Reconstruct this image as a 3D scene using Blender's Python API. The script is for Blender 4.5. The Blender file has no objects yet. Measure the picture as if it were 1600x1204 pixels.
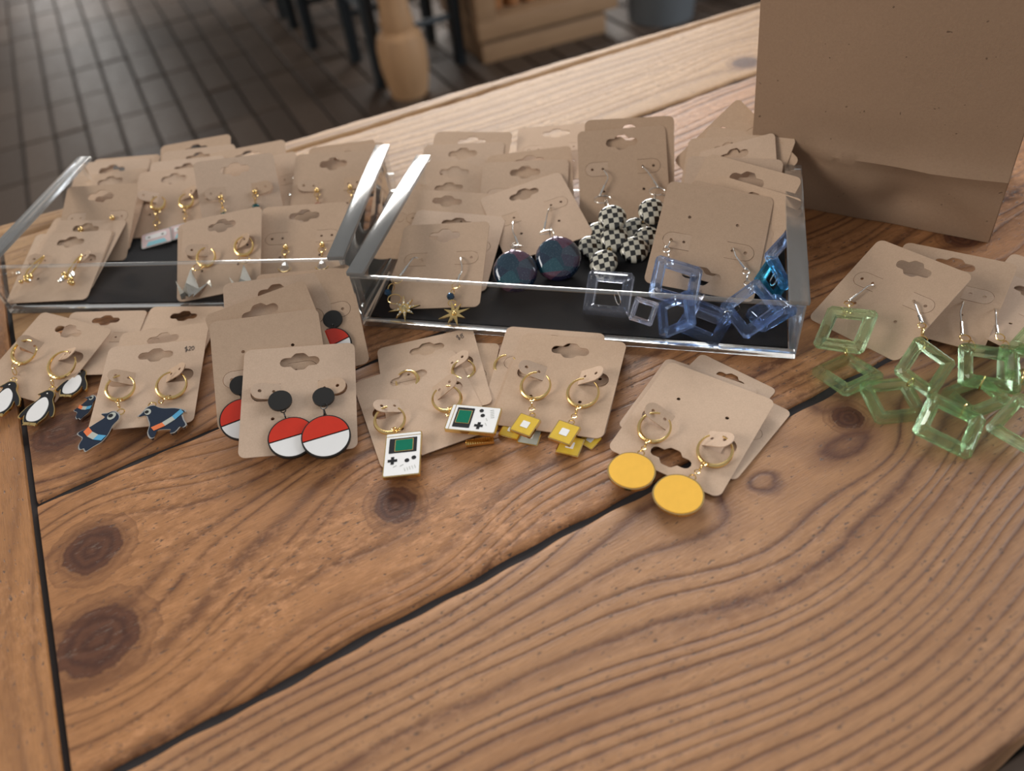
import bpy, bmesh, math, random
import numpy as np
from mathutils import Vector, Matrix
random.seed(4)
rng = np.random.default_rng(7)
scene = bpy.context.scene
COL = scene.collection
CM = 0.01
# ------------------------------------------------------------------ camera (all lengths below in cm, table top at z = 0)
PITCH, ROLL, CAMH, FPX = math.radians(44.455), math.radians(-7.387), 24.315, 1222.2
FW = np.array([0, math.cos(PITCH), -math.sin(PITCH)])
_r = np.array([1.0, 0, 0]); _u = np.cross(_r, FW)
RT = math.cos(ROLL) * _r + math.sin(ROLL) * _u
UP = math.cos(ROLL) * _u - math.sin(ROLL) * _r
CP = np.array([0, 0, CAMH])
cd = bpy.data.cameras.new('camera'); cam = bpy.data.objects.new('camera', cd); COL.objects.link(cam)
cd.sensor_width = 36; cd.lens = FPX * 36 / 1600; cd.clip_start = 0.01; cd.clip_end = 60
cam.matrix_world = Matrix(((RT[0], UP[0], -FW[0], 0), (RT[1], UP[1], -FW[1], 0), (RT[2], UP[2], -FW[2], CAMH * CM), (0, 0, 0, 1)))
cd.dof.use_dof = True; cd.dof.focus_distance = 0.345; cd.dof.aperture_fstop = 7.0
scene.camera = cam
# ------------------------------------------------------------------ light
scene.view_settings.view_transform = 'Standard'; scene.view_settings.look = 'None'
scene.view_settings.gamma = 1.0; scene.view_settings.use_curve_mapping = False
scene.view_settings.exposure = 0.14
w = bpy.data.worlds.new('room_light'); scene.world = w; w.use_nodes = True
w.node_tree.nodes['Background'].inputs[0].default_value = (0.86, 0.85, 0.84, 1)
w.node_tree.nodes['Background'].inputs[1].default_value = 0.36
def area(name, loc, target, sx, sy, power, color):
    l = bpy.data.lights.new(name, 'AREA'); l.shape = 'RECTANGLE'; l.size = sx; l.size_y = sy; l.energy = power; l.color = color
    o = bpy.data.objects.new(name, l); COL.objects.link(o); o.location = loc
    o.rotation_euler = (Vector(target) - Vector(loc)).to_track_quat('-Z', 'Y').to_euler()
    return o
area('window_daylight_back', (0.0, 5.12, 1.95), (0.0, 0, 1.55), 3.0, 1.5, 265, (1.0, 0.97, 0.93))
area('glazed_door_daylight', (-2.35, 5.12, 0.35), (-2.35, 0, 0.3), 0.5, 1.9, 9, (1.0, 0.98, 0.95))
area('window_daylight_side', (3.5, 1.0, 1.35), (0, 0.7, 0.9), 2.0, 1.6, 105, (0.88, 0.94, 1.0))
area('window_daylight_left', (-3.5, -0.3, 1.75), (0, 0.1, 0.6), 2.2, 1.6, 84, (1.0, 0.92, 0.82))

# ------------------------------------------------------------------ helpers
def ray(px, py):
    return FW + (px - 800) / FPX * RT - (py - 602) / FPX * UP
def at(px, py, z=0.0):
    d = ray(px, py); return CP + d * ((z - CAMH) / d[2])
def nrm(v):
    v = np.asarray(v, float); return v / np.linalg.norm(v)
MATS = {}
def tag(o, label, cat, group=None):
    o['label'] = label; o['category'] = cat
    if group: o['group'] = group
    return o
def thing(name, label, cat, loc, group=None):
    o = bpy.data.objects.new(name, None); COL.objects.link(o)
    o.empty_display_size = 0.005
    o.location = [float(c) * CM for c in loc]
    return tag(o, label, cat, group)
WORLD = {}
def origin(o):
    p = np.array(o.location) / CM
    while o.parent: o = o.parent; p = p + np.array(o.location) / CM
    return p
def build(name, bm, mat, parent=None, loc=None, smooth=True, kind=None):
    """bm holds world cm coordinates; the object sits at loc (or at its parent's origin)"""
    base = origin(parent) if parent is not None else np.array(loc if loc is not None else (0, 0, 0), float)
    for v in bm.verts: v.co = Vector([(v.co[i] - base[i]) * CM for i in range(3)])
    me = bpy.data.meshes.new(name)
    bmesh.ops.recalc_face_normals(bm, faces=bm.faces)
    bm.to_mesh(me); bm.free()
    if smooth:
        for p in me.polygons: p.use_smooth = True
        if hasattr(me, 'set_sharp_from_angle'): me.set_sharp_from_angle(angle=math.radians(38))
    for m in (mat if isinstance(mat, (list, tuple)) else [mat]): me.materials.append(MATS[m])
    o = bpy.data.objects.new(name, me); COL.objects.link(o)
    if parent is not None: o.parent = parent
    else: o.location = [c * CM for c in base]
    if kind: o['kind'] = kind
    return o
def BM(): return bmesh.new()
def add_hexa(bm, P):
    """P: 8 corners, bottom four then top four"""
    v = [bm.verts.new(p) for p in P]
    for f in ((3, 2, 1, 0), (4, 5, 6, 7), (0, 1, 5, 4), (1, 2, 6, 5), (2, 3, 7, 6), (3, 0, 4, 7)): bm.faces.new([v[i] for i in f])
    return v
def box(bm, c, ex, ey, ez, sx, sy, sz):
    c, ex, ey, ez = map(np.asarray, (c, ex, ey, ez)); P = []
    for z in (-.5, .5):
        for x, y in ((-.5, -.5), (.5, -.5), (.5, .5), (-.5, .5)): P.append(c + ex * sx * x + ey * sy * y + ez * sz * z)
    return add_hexa(bm, P)
def bevel(bm, w, seg=2):
    bmesh.ops.bevel(bm, geom=list(bm.edges), offset=w, segments=seg, affect='EDGES', profile=.6)
def frame_of(d):
    d = nrm(d); a = np.array([0, 0, 1.0]) if abs(d[2]) < .9 else np.array([1.0, 0, 0])
    x = nrm(np.cross(a, d)); return x, np.cross(d, x), d
def tube(bm, pts, r, n=8, caps=True):
    pts = [np.asarray(p, float) for p in pts]; R = r if hasattr(r, '__len__') else [r] * len(pts)
    rings = []; px = None
    for i, p in enumerate(pts):
        d = pts[min(i + 1, len(pts) - 1)] - pts[max(i - 1, 0)]
        x, y, d = frame_of(d)
        if px is not None:
            x = px - d * (px @ d)
            x = nrm(x) if np.linalg.norm(x) > 1e-6 else frame_of(d)[0]
            y = np.cross(d, x)
        px = x
        rings.append([bm.verts.new(p + R[i] * (x * math.cos(2 * math.pi * k / n) + y * math.sin(2 * math.pi * k / n))) for k in range(n)])
    for a, b in zip(rings, rings[1:]):
        for k in range(n): bm.faces.new((a[k], a[(k + 1) % n], b[(k + 1) % n], b[k]))
    if caps: bm.faces.new(rings[0][::-1]); bm.faces.new(rings[-1])
def spline(pts, n=6):
    P = [np.asarray(p, float) for p in pts]; P = [2 * P[0] - P[1]] + P + [2 * P[-1] - P[-2]]; out = []
    for i in range(1, len(P) - 2):
        for k in range(n):
            t = k / n; a, b, c, d = P[i - 1], P[i], P[i + 1], P[i + 2]
            out.append(.5 * (2 * b + (c - a) * t + (2 * a - 5 * b + 4 * c - d) * t * t + (3 * b - a - 3 * c + d) * t ** 3))
    return out + [P[-2]]
def torus(bm, c, normal, R, r, n=16, m=6, arc=(0, 360), rvar=None, xdir=None):
    x, y, z = frame_of(normal); c = np.asarray(c)
    if xdir is not None:
        x = np.asarray(xdir) - z * (np.asarray(xdir) @ z); x = nrm(x); y = np.cross(z, x)
    full = abs(arc[1] - arc[0]) >= 360
    N = n if full else n + 1; rings = []
    for i in range(N):
        a = math.radians(arc[0] + (arc[1] - arc[0]) * i / n); d = x * math.cos(a) + y * math.sin(a)
        rr = r if rvar is None else r * rvar(a)
        rings.append([bm.verts.new(c + d * (R + rr * math.cos(2 * math.pi * k / m)) + z * rr * math.sin(2 * math.pi * k / m)) for k in range(m)])
    for i in range(N if full else N - 1):
        a, b = rings[i], rings[(i + 1) % N]
        for k in range(m): bm.faces.new((a[k], a[(k + 1) % m], b[(k + 1) % m], b[k]))
    if not full: bm.faces.new(rings[0][::-1]); bm.faces.new(rings[-1])
def ball(bm, c, r, n=10, sc=(1, 1, 1), axes=None):
    ex, ey, ez = axes if axes is not None else (np.array([1., 0, 0]), np.array([0, 1., 0]), np.array([0, 0, 1.]))
    c = np.asarray(c, float); m = max(4, n // 2 + 1); rows = []
    for i in range(1, m):
        t = math.pi * i / m
        rows.append([bm.verts.new(c + r * (ex * sc[0] * math.sin(t) * math.cos(2 * math.pi * k / n) + ey * sc[1] * math.sin(t) * math.sin(2 * math.pi * k / n) + ez * sc[2] * math.cos(t))) for k in range(n)])
    t = bm.verts.new(c + ez * r * sc[2]); b = bm.verts.new(c - ez * r * sc[2])
    for k in range(n):
        bm.faces.new((t, rows[0][k], rows[0][(k + 1) % n])); bm.faces.new((b, rows[-1][(k + 1) % n], rows[-1][k]))
    for a, q in zip(rows, rows[1:]):
        for k in range(n): bm.faces.new((a[k], q[k], q[(k + 1) % n], a[(k + 1) % n]))
def plate(bm, pts2, O, ex, ey, ez, z0, z1, inset=0.0):
    """extruded outline: pts2 in a plane at O spanned by ex, ey; from z0 to z1 along ez"""
    O, ex, ey, ez = map(np.asarray, (O, ex, ey, ez))
    A = [bm.verts.new(O + ex * x + ey * y + ez * z0) for x, y in pts2]
    B = [bm.verts.new(O + ex * x + ey * y + ez * z1) for x, y in pts2]
    bm.faces.new(A[::-1]); bm.faces.new(B)
    n = len(A)
    for i in range(n): bm.faces.new((A[i], A[(i + 1) % n], B[(i + 1) % n], B[i]))
def rrect(w, h, r, n=5):
    out = []
    for cx, cy, a in ((w / 2 - r, h / 2 - r, 0), (-w / 2 + r, h / 2 - r, 90), (-w / 2 + r, -h / 2 + r, 180), (w / 2 - r, -h / 2 + r, 270)):
        for k in range(n + 1):
            t = math.radians(a + 90 * k / n); out.append((cx + r * math.cos(t), cy + r * math.sin(t)))
    return out
def circ(x, y, r, n=20, sy=1.0): return [(x + r * math.cos(2 * math.pi * k / n), y + r * sy * math.sin(2 * math.pi * k / n)) for k in range(n)]
def smooth_closed(P, n=4):
    P = [np.array(p, float) for p in P]; m = len(P); out = []
    for i in range(m):
        a, b, c, d = P[i - 1], P[i], P[(i + 1) % m], P[(i + 2) % m]
        for k in range(n):
            t = k / n; q = .5 * (2 * b + (c - a) * t + (2 * a - 5 * b + 4 * c - d) * t * t + (3 * b - a - 3 * c + d) * t ** 3)
            out.append((q[0], q[1]))
    return out

# ------------------------------------------------------------------ materials
class NT:
    def __init__(s, name):
        s.m = bpy.data.materials.new(name); s.m.use_nodes = True; s.t = s.m.node_tree; s.N = s.t.nodes; s.L = s.t.links
        s.b = s.N['Principled BSDF']; s.out = s.N['Material Output']; MATS[name] = s.m
    def n(s, typ, **k):
        o = s.N.new('ShaderNode' + typ)
        for a, v in k.items(): setattr(o, a, v)
        return o
    def l(s, a, b): s.L.new(a, b)
    def val(s, inp, v):
        if hasattr(v, 'is_output') or isinstance(v, bpy.types.NodeSocket): s.l(v, inp)
        else: inp.default_value = v
    def math(s, op, a, b=0.0, c=None, clamp=False):
        o = s.n('Math', operation=op, use_clamp=clamp); s.val(o.inputs[0], a); s.val(o.inputs[1], b)
        if c is not None: s.val(o.inputs[2], c)
        return o.outputs[0]
    def noise(s, vec, scale, detail=3, rough=.55, dim='3D'):
        o = s.n('TexNoise', noise_dimensions=dim); 
        if dim == '1D': s.val(o.inputs['W'], vec)
        else: s.l(vec, o.inputs['Vector'])
        o.inputs['Scale'].default_value = scale; o.inputs['Detail'].default_value = detail; o.inputs['Roughness'].default_value = rough
        return o.outputs['Fac']
    def ramp(s, fac, stops, interp='LINEAR'):
        o = s.n('ValToRGB'); s.l(fac, o.inputs[0]); e = o.color_ramp.elements; o.color_ramp.interpolation = interp
        while len(e) < len(stops): e.new(.5)
        for el, (p, c) in zip(e, stops): el.position = p; el.color = (c if hasattr(c, '__len__') else (c, c, c)) + ((1,) if not hasattr(c, '__len__') or len(c) == 3 else ())
        return o.outputs[0]
    def mix(s, fac, a, b, mode='MIX'):
        o = s.n('Mix', data_type='RGBA', blend_type=mode); s.val(o.inputs[0], fac)
        for i, v in ((6, a), (7, b)): s.val(o.inputs[i], v if hasattr(v, 'is_output') else tuple(v) + (1,) if len(v) == 3 else v)
        return o.outputs[2]
    def map(s, vec, scale=(1, 1, 1), loc=(0, 0, 0)):
        o = s.n('Mapping'); s.l(vec, o.inputs[0]); o.inputs['Scale'].default_value = scale; o.inputs['Location'].default_value = loc
        return o.outputs[0]
    def bump(s, h, strength=.3, dist=.001):
        o = s.n('Bump'); o.inputs['Strength'].default_value = strength; o.inputs['Distance'].default_value = dist; s.l(h, o.inputs['Height']); s.l(o.outputs[0], s.b.inputs['Normal'])
    def set(s, **k):
        for a, v in k.items():
            i = s.b.inputs[a.replace('_', ' ')]
            if hasattr(v, 'is_output'): s.l(v, i)
            else: i.default_value = tuple(v) + (1,) if hasattr(v, '__len__') and len(v) == 3 else v
def plain(name, col, rough=.5, metal=0.0, var=.06, scale=300, **k):
    m = NT(name); tc = m.n('TexCoord').outputs['Object']
    f = m.noise(tc, scale, 2)
    c = m.mix(f, tuple(x * (1 - var) for x in col), tuple(min(1, x * (1 + var)) for x in col))
    m.set(Base_Color=c, Roughness=rough, Metallic=metal, **k)
    return m
# kraft card
def kraft(name, a, b):
    m = NT(name); tc = m.n('TexCoord').outputs['Object']
    oi = m.n('ObjectInfo').outputs['Random']
    f1 = m.noise(m.map(tc, (1, 1, 1)), 14 if name == 'kraft' else 1400, 5, .7)
    f2 = m.noise(tc, 3.0 if name == 'kraft' else 260, 3)
    c = m.mix(f1, a, b); c = m.mix(m.math('MULTIPLY', f2, .30), c, tuple(x * .75 for x in a))
    hs = m.n('HueSaturation'); m.l(c, hs.inputs['Color']); m.l(m.math('MULTIPLY_ADD', oi, .12, .94), hs.inputs['Value']); m.l(m.math('MULTIPLY_ADD', oi, -.14, 1.05), hs.inputs['Saturation'])
    m.set(Base_Color=hs.outputs[0], Roughness=.82, Specular_IOR_Level=.25); m.bump(f1, .12, .0002)
kraft('kraft', (.48, .335, .235), (.68, .50, .365))
m = NT('bag_paper'); tc = m.n('TexCoord').outputs['Object']
f1 = m.noise(tc, 900, 6, .75); f2 = m.noise(tc, 22, 4); sp = m.noise(tc, 420, 1)
c = m.mix(f1, (.27, .175, .115), (.40, .27, .18)); c = m.mix(m.math('MULTIPLY', f2, .35), c, (.25, .16, .105))
c = m.mix(m.ramp(sp, [(.76, 0), (.79, .75)]), c, (.10, .06, .04))
m.set(Base_Color=c, Roughness=.75, Specular_IOR_Level=.3); m.bump(m.math('ADD', m.math('MULTIPLY', f2, 2.0), m.math('MULTIPLY', f1, .25)), .35, .0012)
plain('gold', (.88, .63, .27), .17, 1.0, .05)
plain('silver', (.78, .76, .72), .18, 1.0, .05)
plain('gunmetal', (.62, .60, .55), .22, 1.0, .1)
plain('black_metal', (.018, .017, .016), .38, 0.2)
plain('enamel_white', (.86, .86, .86), .18, 0, .02)
plain('enamel_black', (.014, .014, .016), .2, 0)
plain('enamel_navy', (.012, .022, .045), .2, 0)
plain('enamel_orange', (.80, .20, .07), .2, 0)
plain('enamel_grey', (.48, .50, .45), .2, 0)
plain('enamel_blue', (.10, .38, .62), .2, 0)
plain('enamel_red', (.62, .035, .015), .16, 0)
plain('enamel_yellow', (.88, .50, .075), .2, 0)
plain('enamel_amber', (.70, .47, .055), .2, 0, .12)
plain('enamel_green', (.0, .16, .09), .12, 0)
plain('enamel_pink', (.80, .62, .62), .25, 0)
plain('enamel_sky', (.30, .62, .72), .25, 0)
plain('copper_bead', (.30, .10, .05), .3, .2)
plain('teal_bead', (.02, .09, .09), .2, .2)
plain('ink', (.035, .03, .04), .7, 0)
plain('dark_paint', (.012, .017, .022), .32, 0, .3, 60)
plain('black_vinyl', (.013, .013, .014), .4, 0, .3, 30)
plain('grey_plastic', (.10, .11, .12), .45, 0, .1, 20)
plain('amber_glass', (.30, .13, .05), .08, 0, .2, 20)
m = plain('blue_bead', (.02, .07, .14), .08, .55)
def clear(name, col, rough, ior, tr, body=0):
    """clear cast plastic: fresnel gloss over a tinted see-through body"""
    m = NT(name); fr = m.n('Fresnel'); fr.inputs[0].default_value = ior
    t = m.n('BsdfTransparent'); t.inputs[0].default_value = col + (1,)
    g = m.n('BsdfGlossy'); g.inputs['Roughness'].default_value = rough; g.inputs[0].default_value = (1, 1, 1, 1)
    mx = m.n('MixShader'); m.l(m.math('ADD', fr.outputs[0], tr), mx.inputs[0]); m.l(t.outputs[0], mx.inputs[1]); m.l(g.outputs[0], mx.inputs[2])
    if body:
        d = m.n('BsdfDiffuse'); d.inputs[0].default_value = (.8, .82, .82, 1); m2 = m.n('MixShader'); m2.inputs[0].default_value = body; m.l(mx.outputs[0], m2.inputs[1]); m.l(d.outputs[0], m2.inputs[2]); m.l(m2.outputs[0], m.out.inputs[0])
    else: m.l(mx.outputs[0], m.out.inputs[0])
clear('acrylic', (.975, .98, .98), .02, 1.16, .0)
clear('acrylic_lip', (.97, .975, .975), .14, 1.36, .07, .07)
clear('acrylic_edge', (.94, .95, .95), .14, 1.40, .10, .08)
def crystal(name, tint, deep, body):
    m = NT(name); gl = m.n('BsdfGlass'); gl.inputs['IOR'].default_value = 1.46; gl.inputs['Roughness'].default_value = .015; gl.inputs[0].default_value = tint + (1,)
    t = m.n('BsdfTransparent'); t.inputs[0].default_value = deep + (1,)
    mx = m.n('MixShader'); mx.inputs[0].default_value = .26; m.l(gl.outputs[0], mx.inputs[1]); m.l(t.outputs[0], mx.inputs[2])
    d1 = m.n('BsdfTranslucent'); d1.inputs[0].default_value = body + (1,); d2 = m.n('BsdfDiffuse'); d2.inputs[0].default_value = body + (1,); dd = m.n('MixShader'); m.l(d1.outputs[0], dd.inputs[1]); m.l(d2.outputs[0], dd.inputs[2])
    m2 = m.n('MixShader'); m2.inputs[0].default_value = .075; m.l(mx.outputs[0], m2.inputs[1]); m.l(dd.outputs[0], m2.inputs[2]); m.l(m2.outputs[0], m.out.inputs[0])
crystal('green_crystal', (.885, .985, .86), (.90, .985, .87), (.55, .80, .45))
crystal('blue_crystal', (.80, .88, 1.0), (.80, .88, .99), (.36, .50, .85))
crystal('clear_blue_crystal', (.93, .95, 1.0), (.92, .94, .99), (.55, .60, .75))
crystal('teal_crystal', (.45, .82, .95), (.45, .80, .93), (.10, .42, .60))
crystal('clear_stone', (.95, .97, 1.0), (.9, .95, 1.0), (.7, .75, .8))
m = NT('dichroic_glass'); tc = m.n('TexCoord').outputs['Generated']
vo = m.n('TexVoronoi'); m.l(tc, vo.inputs['Vector']); vo.inputs['Scale'].default_value = 2.4
c = m.ramp(m.math('FRACT', m.math('MULTIPLY', vo.outputs['Color'], 2.3)), [(0, (.008, .05, .085)), (.35, (.006, .012, .05)), (.6, (.12, .045, .085)), (.85, (.008, .085, .12)), (1, (.05, .025, .07))])
gl = m.noise(tc, 60, 2); c = m.mix(m.ramp(gl, [(.62, 0), (.72, .5)]), c, (.35, .5, .6))
m.set(Base_Color=c, Roughness=.06, Metallic=.25, Coat_Weight=1.0, Coat_Roughness=.02)
m = NT('checker_shell'); tc = m.n('TexCoord').outputs['Generated']
ck = m.n('TexChecker'); m.l(m.map(tc, (1, 1, 0), (.04, .04, .2)), ck.inputs['Vector']); ck.inputs['Scale'].default_value = 5.6; ck.inputs[1].default_value = (.70, .68, .58, 1); ck.inputs[2].default_value = (.008, .008, .008, 1)
m.set(Base_Color=ck.outputs[0], Roughness=.12, Coat_Weight=.8)
m = NT('felt'); tc = m.n('TexCoord').outputs['Object']
f = m.noise(tc, 1500, 3, .8); f2 = m.noise(tc, 520, 1); f3 = m.noise(tc, 30, 3)
c = m.mix(f, (.006, .006, .007), (.022, .022, .024)); c = m.mix(m.ramp(f2, [(.78, 0), (.80, .5)]), c, (.35, .34, .32))
m.set(Base_Color=c, Roughness=.9, Specular_IOR_Level=.15); m.bump(f, .3, .0004)
# wood
def wood(name, light, mid, dark, freq, lines=1.0, knots=True, rough=.42, mott=1.0, vmin=.25):
    m = NT(name)
    uv = m.n('UVMap', uv_map='grain').outputs[0]
    psi = m.n('Attribute', attribute_name='psi').outputs['Fac']; kd = m.n('Attribute', attribute_name='kd').outputs['Fac']
    wob = m.noise(m.map(uv, (.25, .9, 1)), 1.0, 4)
    irr = m.noise(psi, .55, 1, .5, '1D')
    x = m.math('ADD', psi, m.math('MULTIPLY', wob, .22))
    x = m.math('ADD', m.math('MULTIPLY', x, freq), m.math('MULTIPLY', irr, 2.4))
    fr = m.math('FRACT', x)
    ring = m.ramp(fr, [(0, (.0,) * 3), (.06, (.18,) * 3), (.22, (.85,) * 3), (.6, (1.,) * 3), (.90, (.55,) * 3), (1, (.0,) * 3)])
    soft = m.noise(m.map(uv, (.07, .55, 1), (3, 5, 0)), 1.0, 3)
    vis = m.ramp(m.noise(m.map(uv, (.05, .28, 1), (9, 2, 0)), 1.0, 2), [(.30, vmin), (.62, 1.0)])
    lw = m.math('MULTIPLY', m.math('SUBTRACT', 1.0, ring), m.math('MULTIPLY', vis, lines), clamp=True)
    base = m.ramp(soft, [(.25, mid), (.5, light), (.78, tuple(.5 * (a + b) for a, b in zip(light, mid)))])
    col = m.mix(lw, base, dark)
    fib = m.noise(m.map(uv, (.9, 26, 1)), 1.0, 4, .65)
    fib2 = m.noise(m.map(uv, (3.0, 60, 1)), 1.0, 3, .6)
    col = m.mix(m.ramp(fib, [(.40, .0), (.75, .42)]), col, tuple(.62 * c for c in dark))
    col = m.mix(m.ramp(fib2, [(.45, .0), (.75, .22)]), col, tuple(min(1, 1.35 * c) for c in light))
    # worn mottling and pits
    mot = m.noise(m.map(uv, (1.5, 2.8, 1)), 1.0, 6, .72)
    zone = m.ramp(m.noise(m.map(uv, (.12, .22, 1), (1, 8, 0)), 1.0, 2), [(.42, 0.0), (.62, 1.0)])
    col = m.mix(m.math('MULTIPLY', m.ramp(mot, [(.48, 0.0), (.62, .65 * mott)]), zone), col, tuple(min(1, 1.3 * c + .03) for c in light))
    drk = m.noise(m.map(uv, (.9, 3.4, 1), (7, 3, 0)), 1.0, 6, .75)
    col = m.mix(m.ramp(drk, [(.50, 0.0), (.70, .55 * mott)]), col, tuple(.55 * c for c in mid))
    pit = m.noise(m.map(uv, (2.6, 7.5, 1), (4, 4, 0)), 1.0, 3, .6)
    pm = m.ramp(m.math('ADD', pit, m.math('MULTIPLY', zone, .035)), [(.645, 0.0), (.685, .85)])
    col = m.mix(pm, col, (.075, .048, .036))
    # knots
    if knots:
        kn = m.noise(m.map(uv, (1.6, 1.6, 1)), 1.0, 4)
        k = m.math('ADD', kd, m.math('MULTIPLY', m.math('SUBTRACT', kn, .5), .35))
        kring = m.math('SINE', m.math('MULTIPLY', k, 26.0))
        core = m.ramp(k, [(.0, 1.0), (.60, 1.0), (.70, .0)])
        halo = m.ramp(k, [(.64, .0), (.72, .75), (.86, .25), (1.0, .55), (1.06, .65), (1.35, .0)])
        col = m.mix(halo, col, (.15, .062, .028))
        cc = m.mix(m.math('MULTIPLY_ADD', kring, .3, .45), (.060, .022, .013), (.125, .048, .024))
        crack = m.ramp(m.noise(m.map(uv, (.9, 4.5, 1), (2, 7, 0)), 1.0, 5, .7), [(.60, .0), (.63, .6), (.64, .0)])
        cc = m.mix(crack, cc, (.26, .21, .17))
        col = m.mix(core, col, cc)
        m.bump(m.math('ADD', m.math('ADD', m.math('MULTIPLY', ring, .7 * lines), m.math('MULTIPLY', fib, .5)), m.math('MULTIPLY', pm, -1.2)), .38, .0011)
    rg = m.math('ADD', rough - .06, m.math('MULTIPLY', fib, .16))
    m.set(Base_Color=col, Roughness=rg, Specular_IOR_Level=.32)
wood('pine_plank', (.42, .198, .082), (.275, .118, .045), (.080, .028, .015), 1.35, vmin=.35)
wood('pine_plank_fine', (.42, .222, .108), (.32, .155, .071), (.095, .038, .026), 1.9, 1.0, mott=.45, vmin=.7)
wood('pine_plank_far', (.44, .26, .125), (.34, .185, .085), (.17, .08, .036), 1.0, .85, mott=.7, rough=.5)
wood('pine_end', (.40, .185, .070), (.30, .13, .048), (.13, .052, .022), 1.2, .8)
def simple_wood(name, a, b, sc):
    m = NT(name); tc = m.n('TexCoord').outputs['Object']
    f = m.noise(m.map(tc, sc), 1.0, 4); m.set(Base_Color=m.mix(f, a, b), Roughness=.5)
simple_wood('turned_pine', (.30, .17, .085), (.46, .27, .14), (60, 60, 4))
simple_wood('cabinet_pine', (.24, .14, .075), (.36, .22, .12), (8, 8, 50))
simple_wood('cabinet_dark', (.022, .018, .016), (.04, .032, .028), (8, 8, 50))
m = NT('paver'); tc = m.n('TexCoord').outputs['Object']; oi = m.n('ObjectInfo').outputs['Random']
f = m.noise(tc, 40, 5, .7); c = m.mix(oi, (.040, .025, .017), (.075, .050, .035)); c = m.mix(m.math('MULTIPLY', f, .5), c, (.045, .030, .022))
m.set(Base_Color=c, Roughness=m.math('MULTIPLY_ADD', f, .25, .33), Specular_IOR_Level=.28); m.bump(f, .25, .004)
plain('seam_shade_strip', (.016, .012, .013), .8, 0, .4, 120)  # near-black colour standing in for shade inside the plank seams
plain('mortar', (.020, .017, .014), .8, 0, .2, 30)
# ------------------------------------------------------------------ floor of the room
FZ = -75.0
A22 = math.radians(22.1); FU = np.array([math.cos(A22), math.sin(A22), 0]); FV = np.array([-math.sin(A22), math.cos(A22), 0])
EX, EY, EZ = np.eye(3)
bm = BM(); box(bm, (20, 260, FZ - 2.4), FU, FV, EZ, 900, 800, 4)
floor = build('floor', bm, 'mortar', None, (0, 0, FZ), smooth=False, kind='structure')
TW, TLn = 9.2, 25.4
bm = BM(); box(bm, (0, 0, 0), EX, EY, EZ, TW - .7, TLn - .7, 1.6); bevel(bm, .22, 1)
for v in bm.verts: v.co *= CM
pav = bpy.data.meshes.new('paver'); bm.to_mesh(pav); bm.free(); pav.materials.append(MATS['paver'])
P0 = np.array([-157.0, 356.0, FZ]); npav = 0; rest = []
for i in range(-7, 34):
    for j in range(-13, 5):
        c = P0 + FU * (i + .5) * TW + FV * (j + .5) * TLn
        d = c - CP; zz = d @ FW; px = 800 + FPX * (d @ RT) / zz; py = 602 - FPX * (d @ UP) / zz
        if zz < 30: continue
        far = c[1] * math.cos(math.radians(24)) - c[0] * math.sin(math.radians(24)) > 68
        if -60 < px < 1060 and -45 < py < 400 and far and npav < 300:
            o = bpy.data.objects.new('paver', pav); COL.objects.link(o); o.parent = floor
            o.location = [(c[0]) * CM, (c[1]) * CM, (-.15 + random.uniform(-.16, .16)) * CM]
            o.rotation_euler = (random.uniform(-.006, .006), random.uniform(-.006, .006), A22); npav += 1
bm = BM(); done = {tuple(np.round(np.array(o.location)[:2], 3)) for o in floor.children}
for i in range(-40, 70):
    for j in range(-32, 16):
        c = P0 + FU * (i + .5) * TW + FV * (j + .5) * TLn
        if not (-362 < c[0] < 362 and -258 < c[1] < 516) or tuple(np.round(c[:2] * CM, 3)) in done: continue
        box(bm, c + EZ * random.uniform(-.3, .0), FU, FV, EZ, TW - .7, TLn - .7, 1.6)
build('far_pavers', bm, 'paver', floor, smooth=False, kind='stuff')
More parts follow.
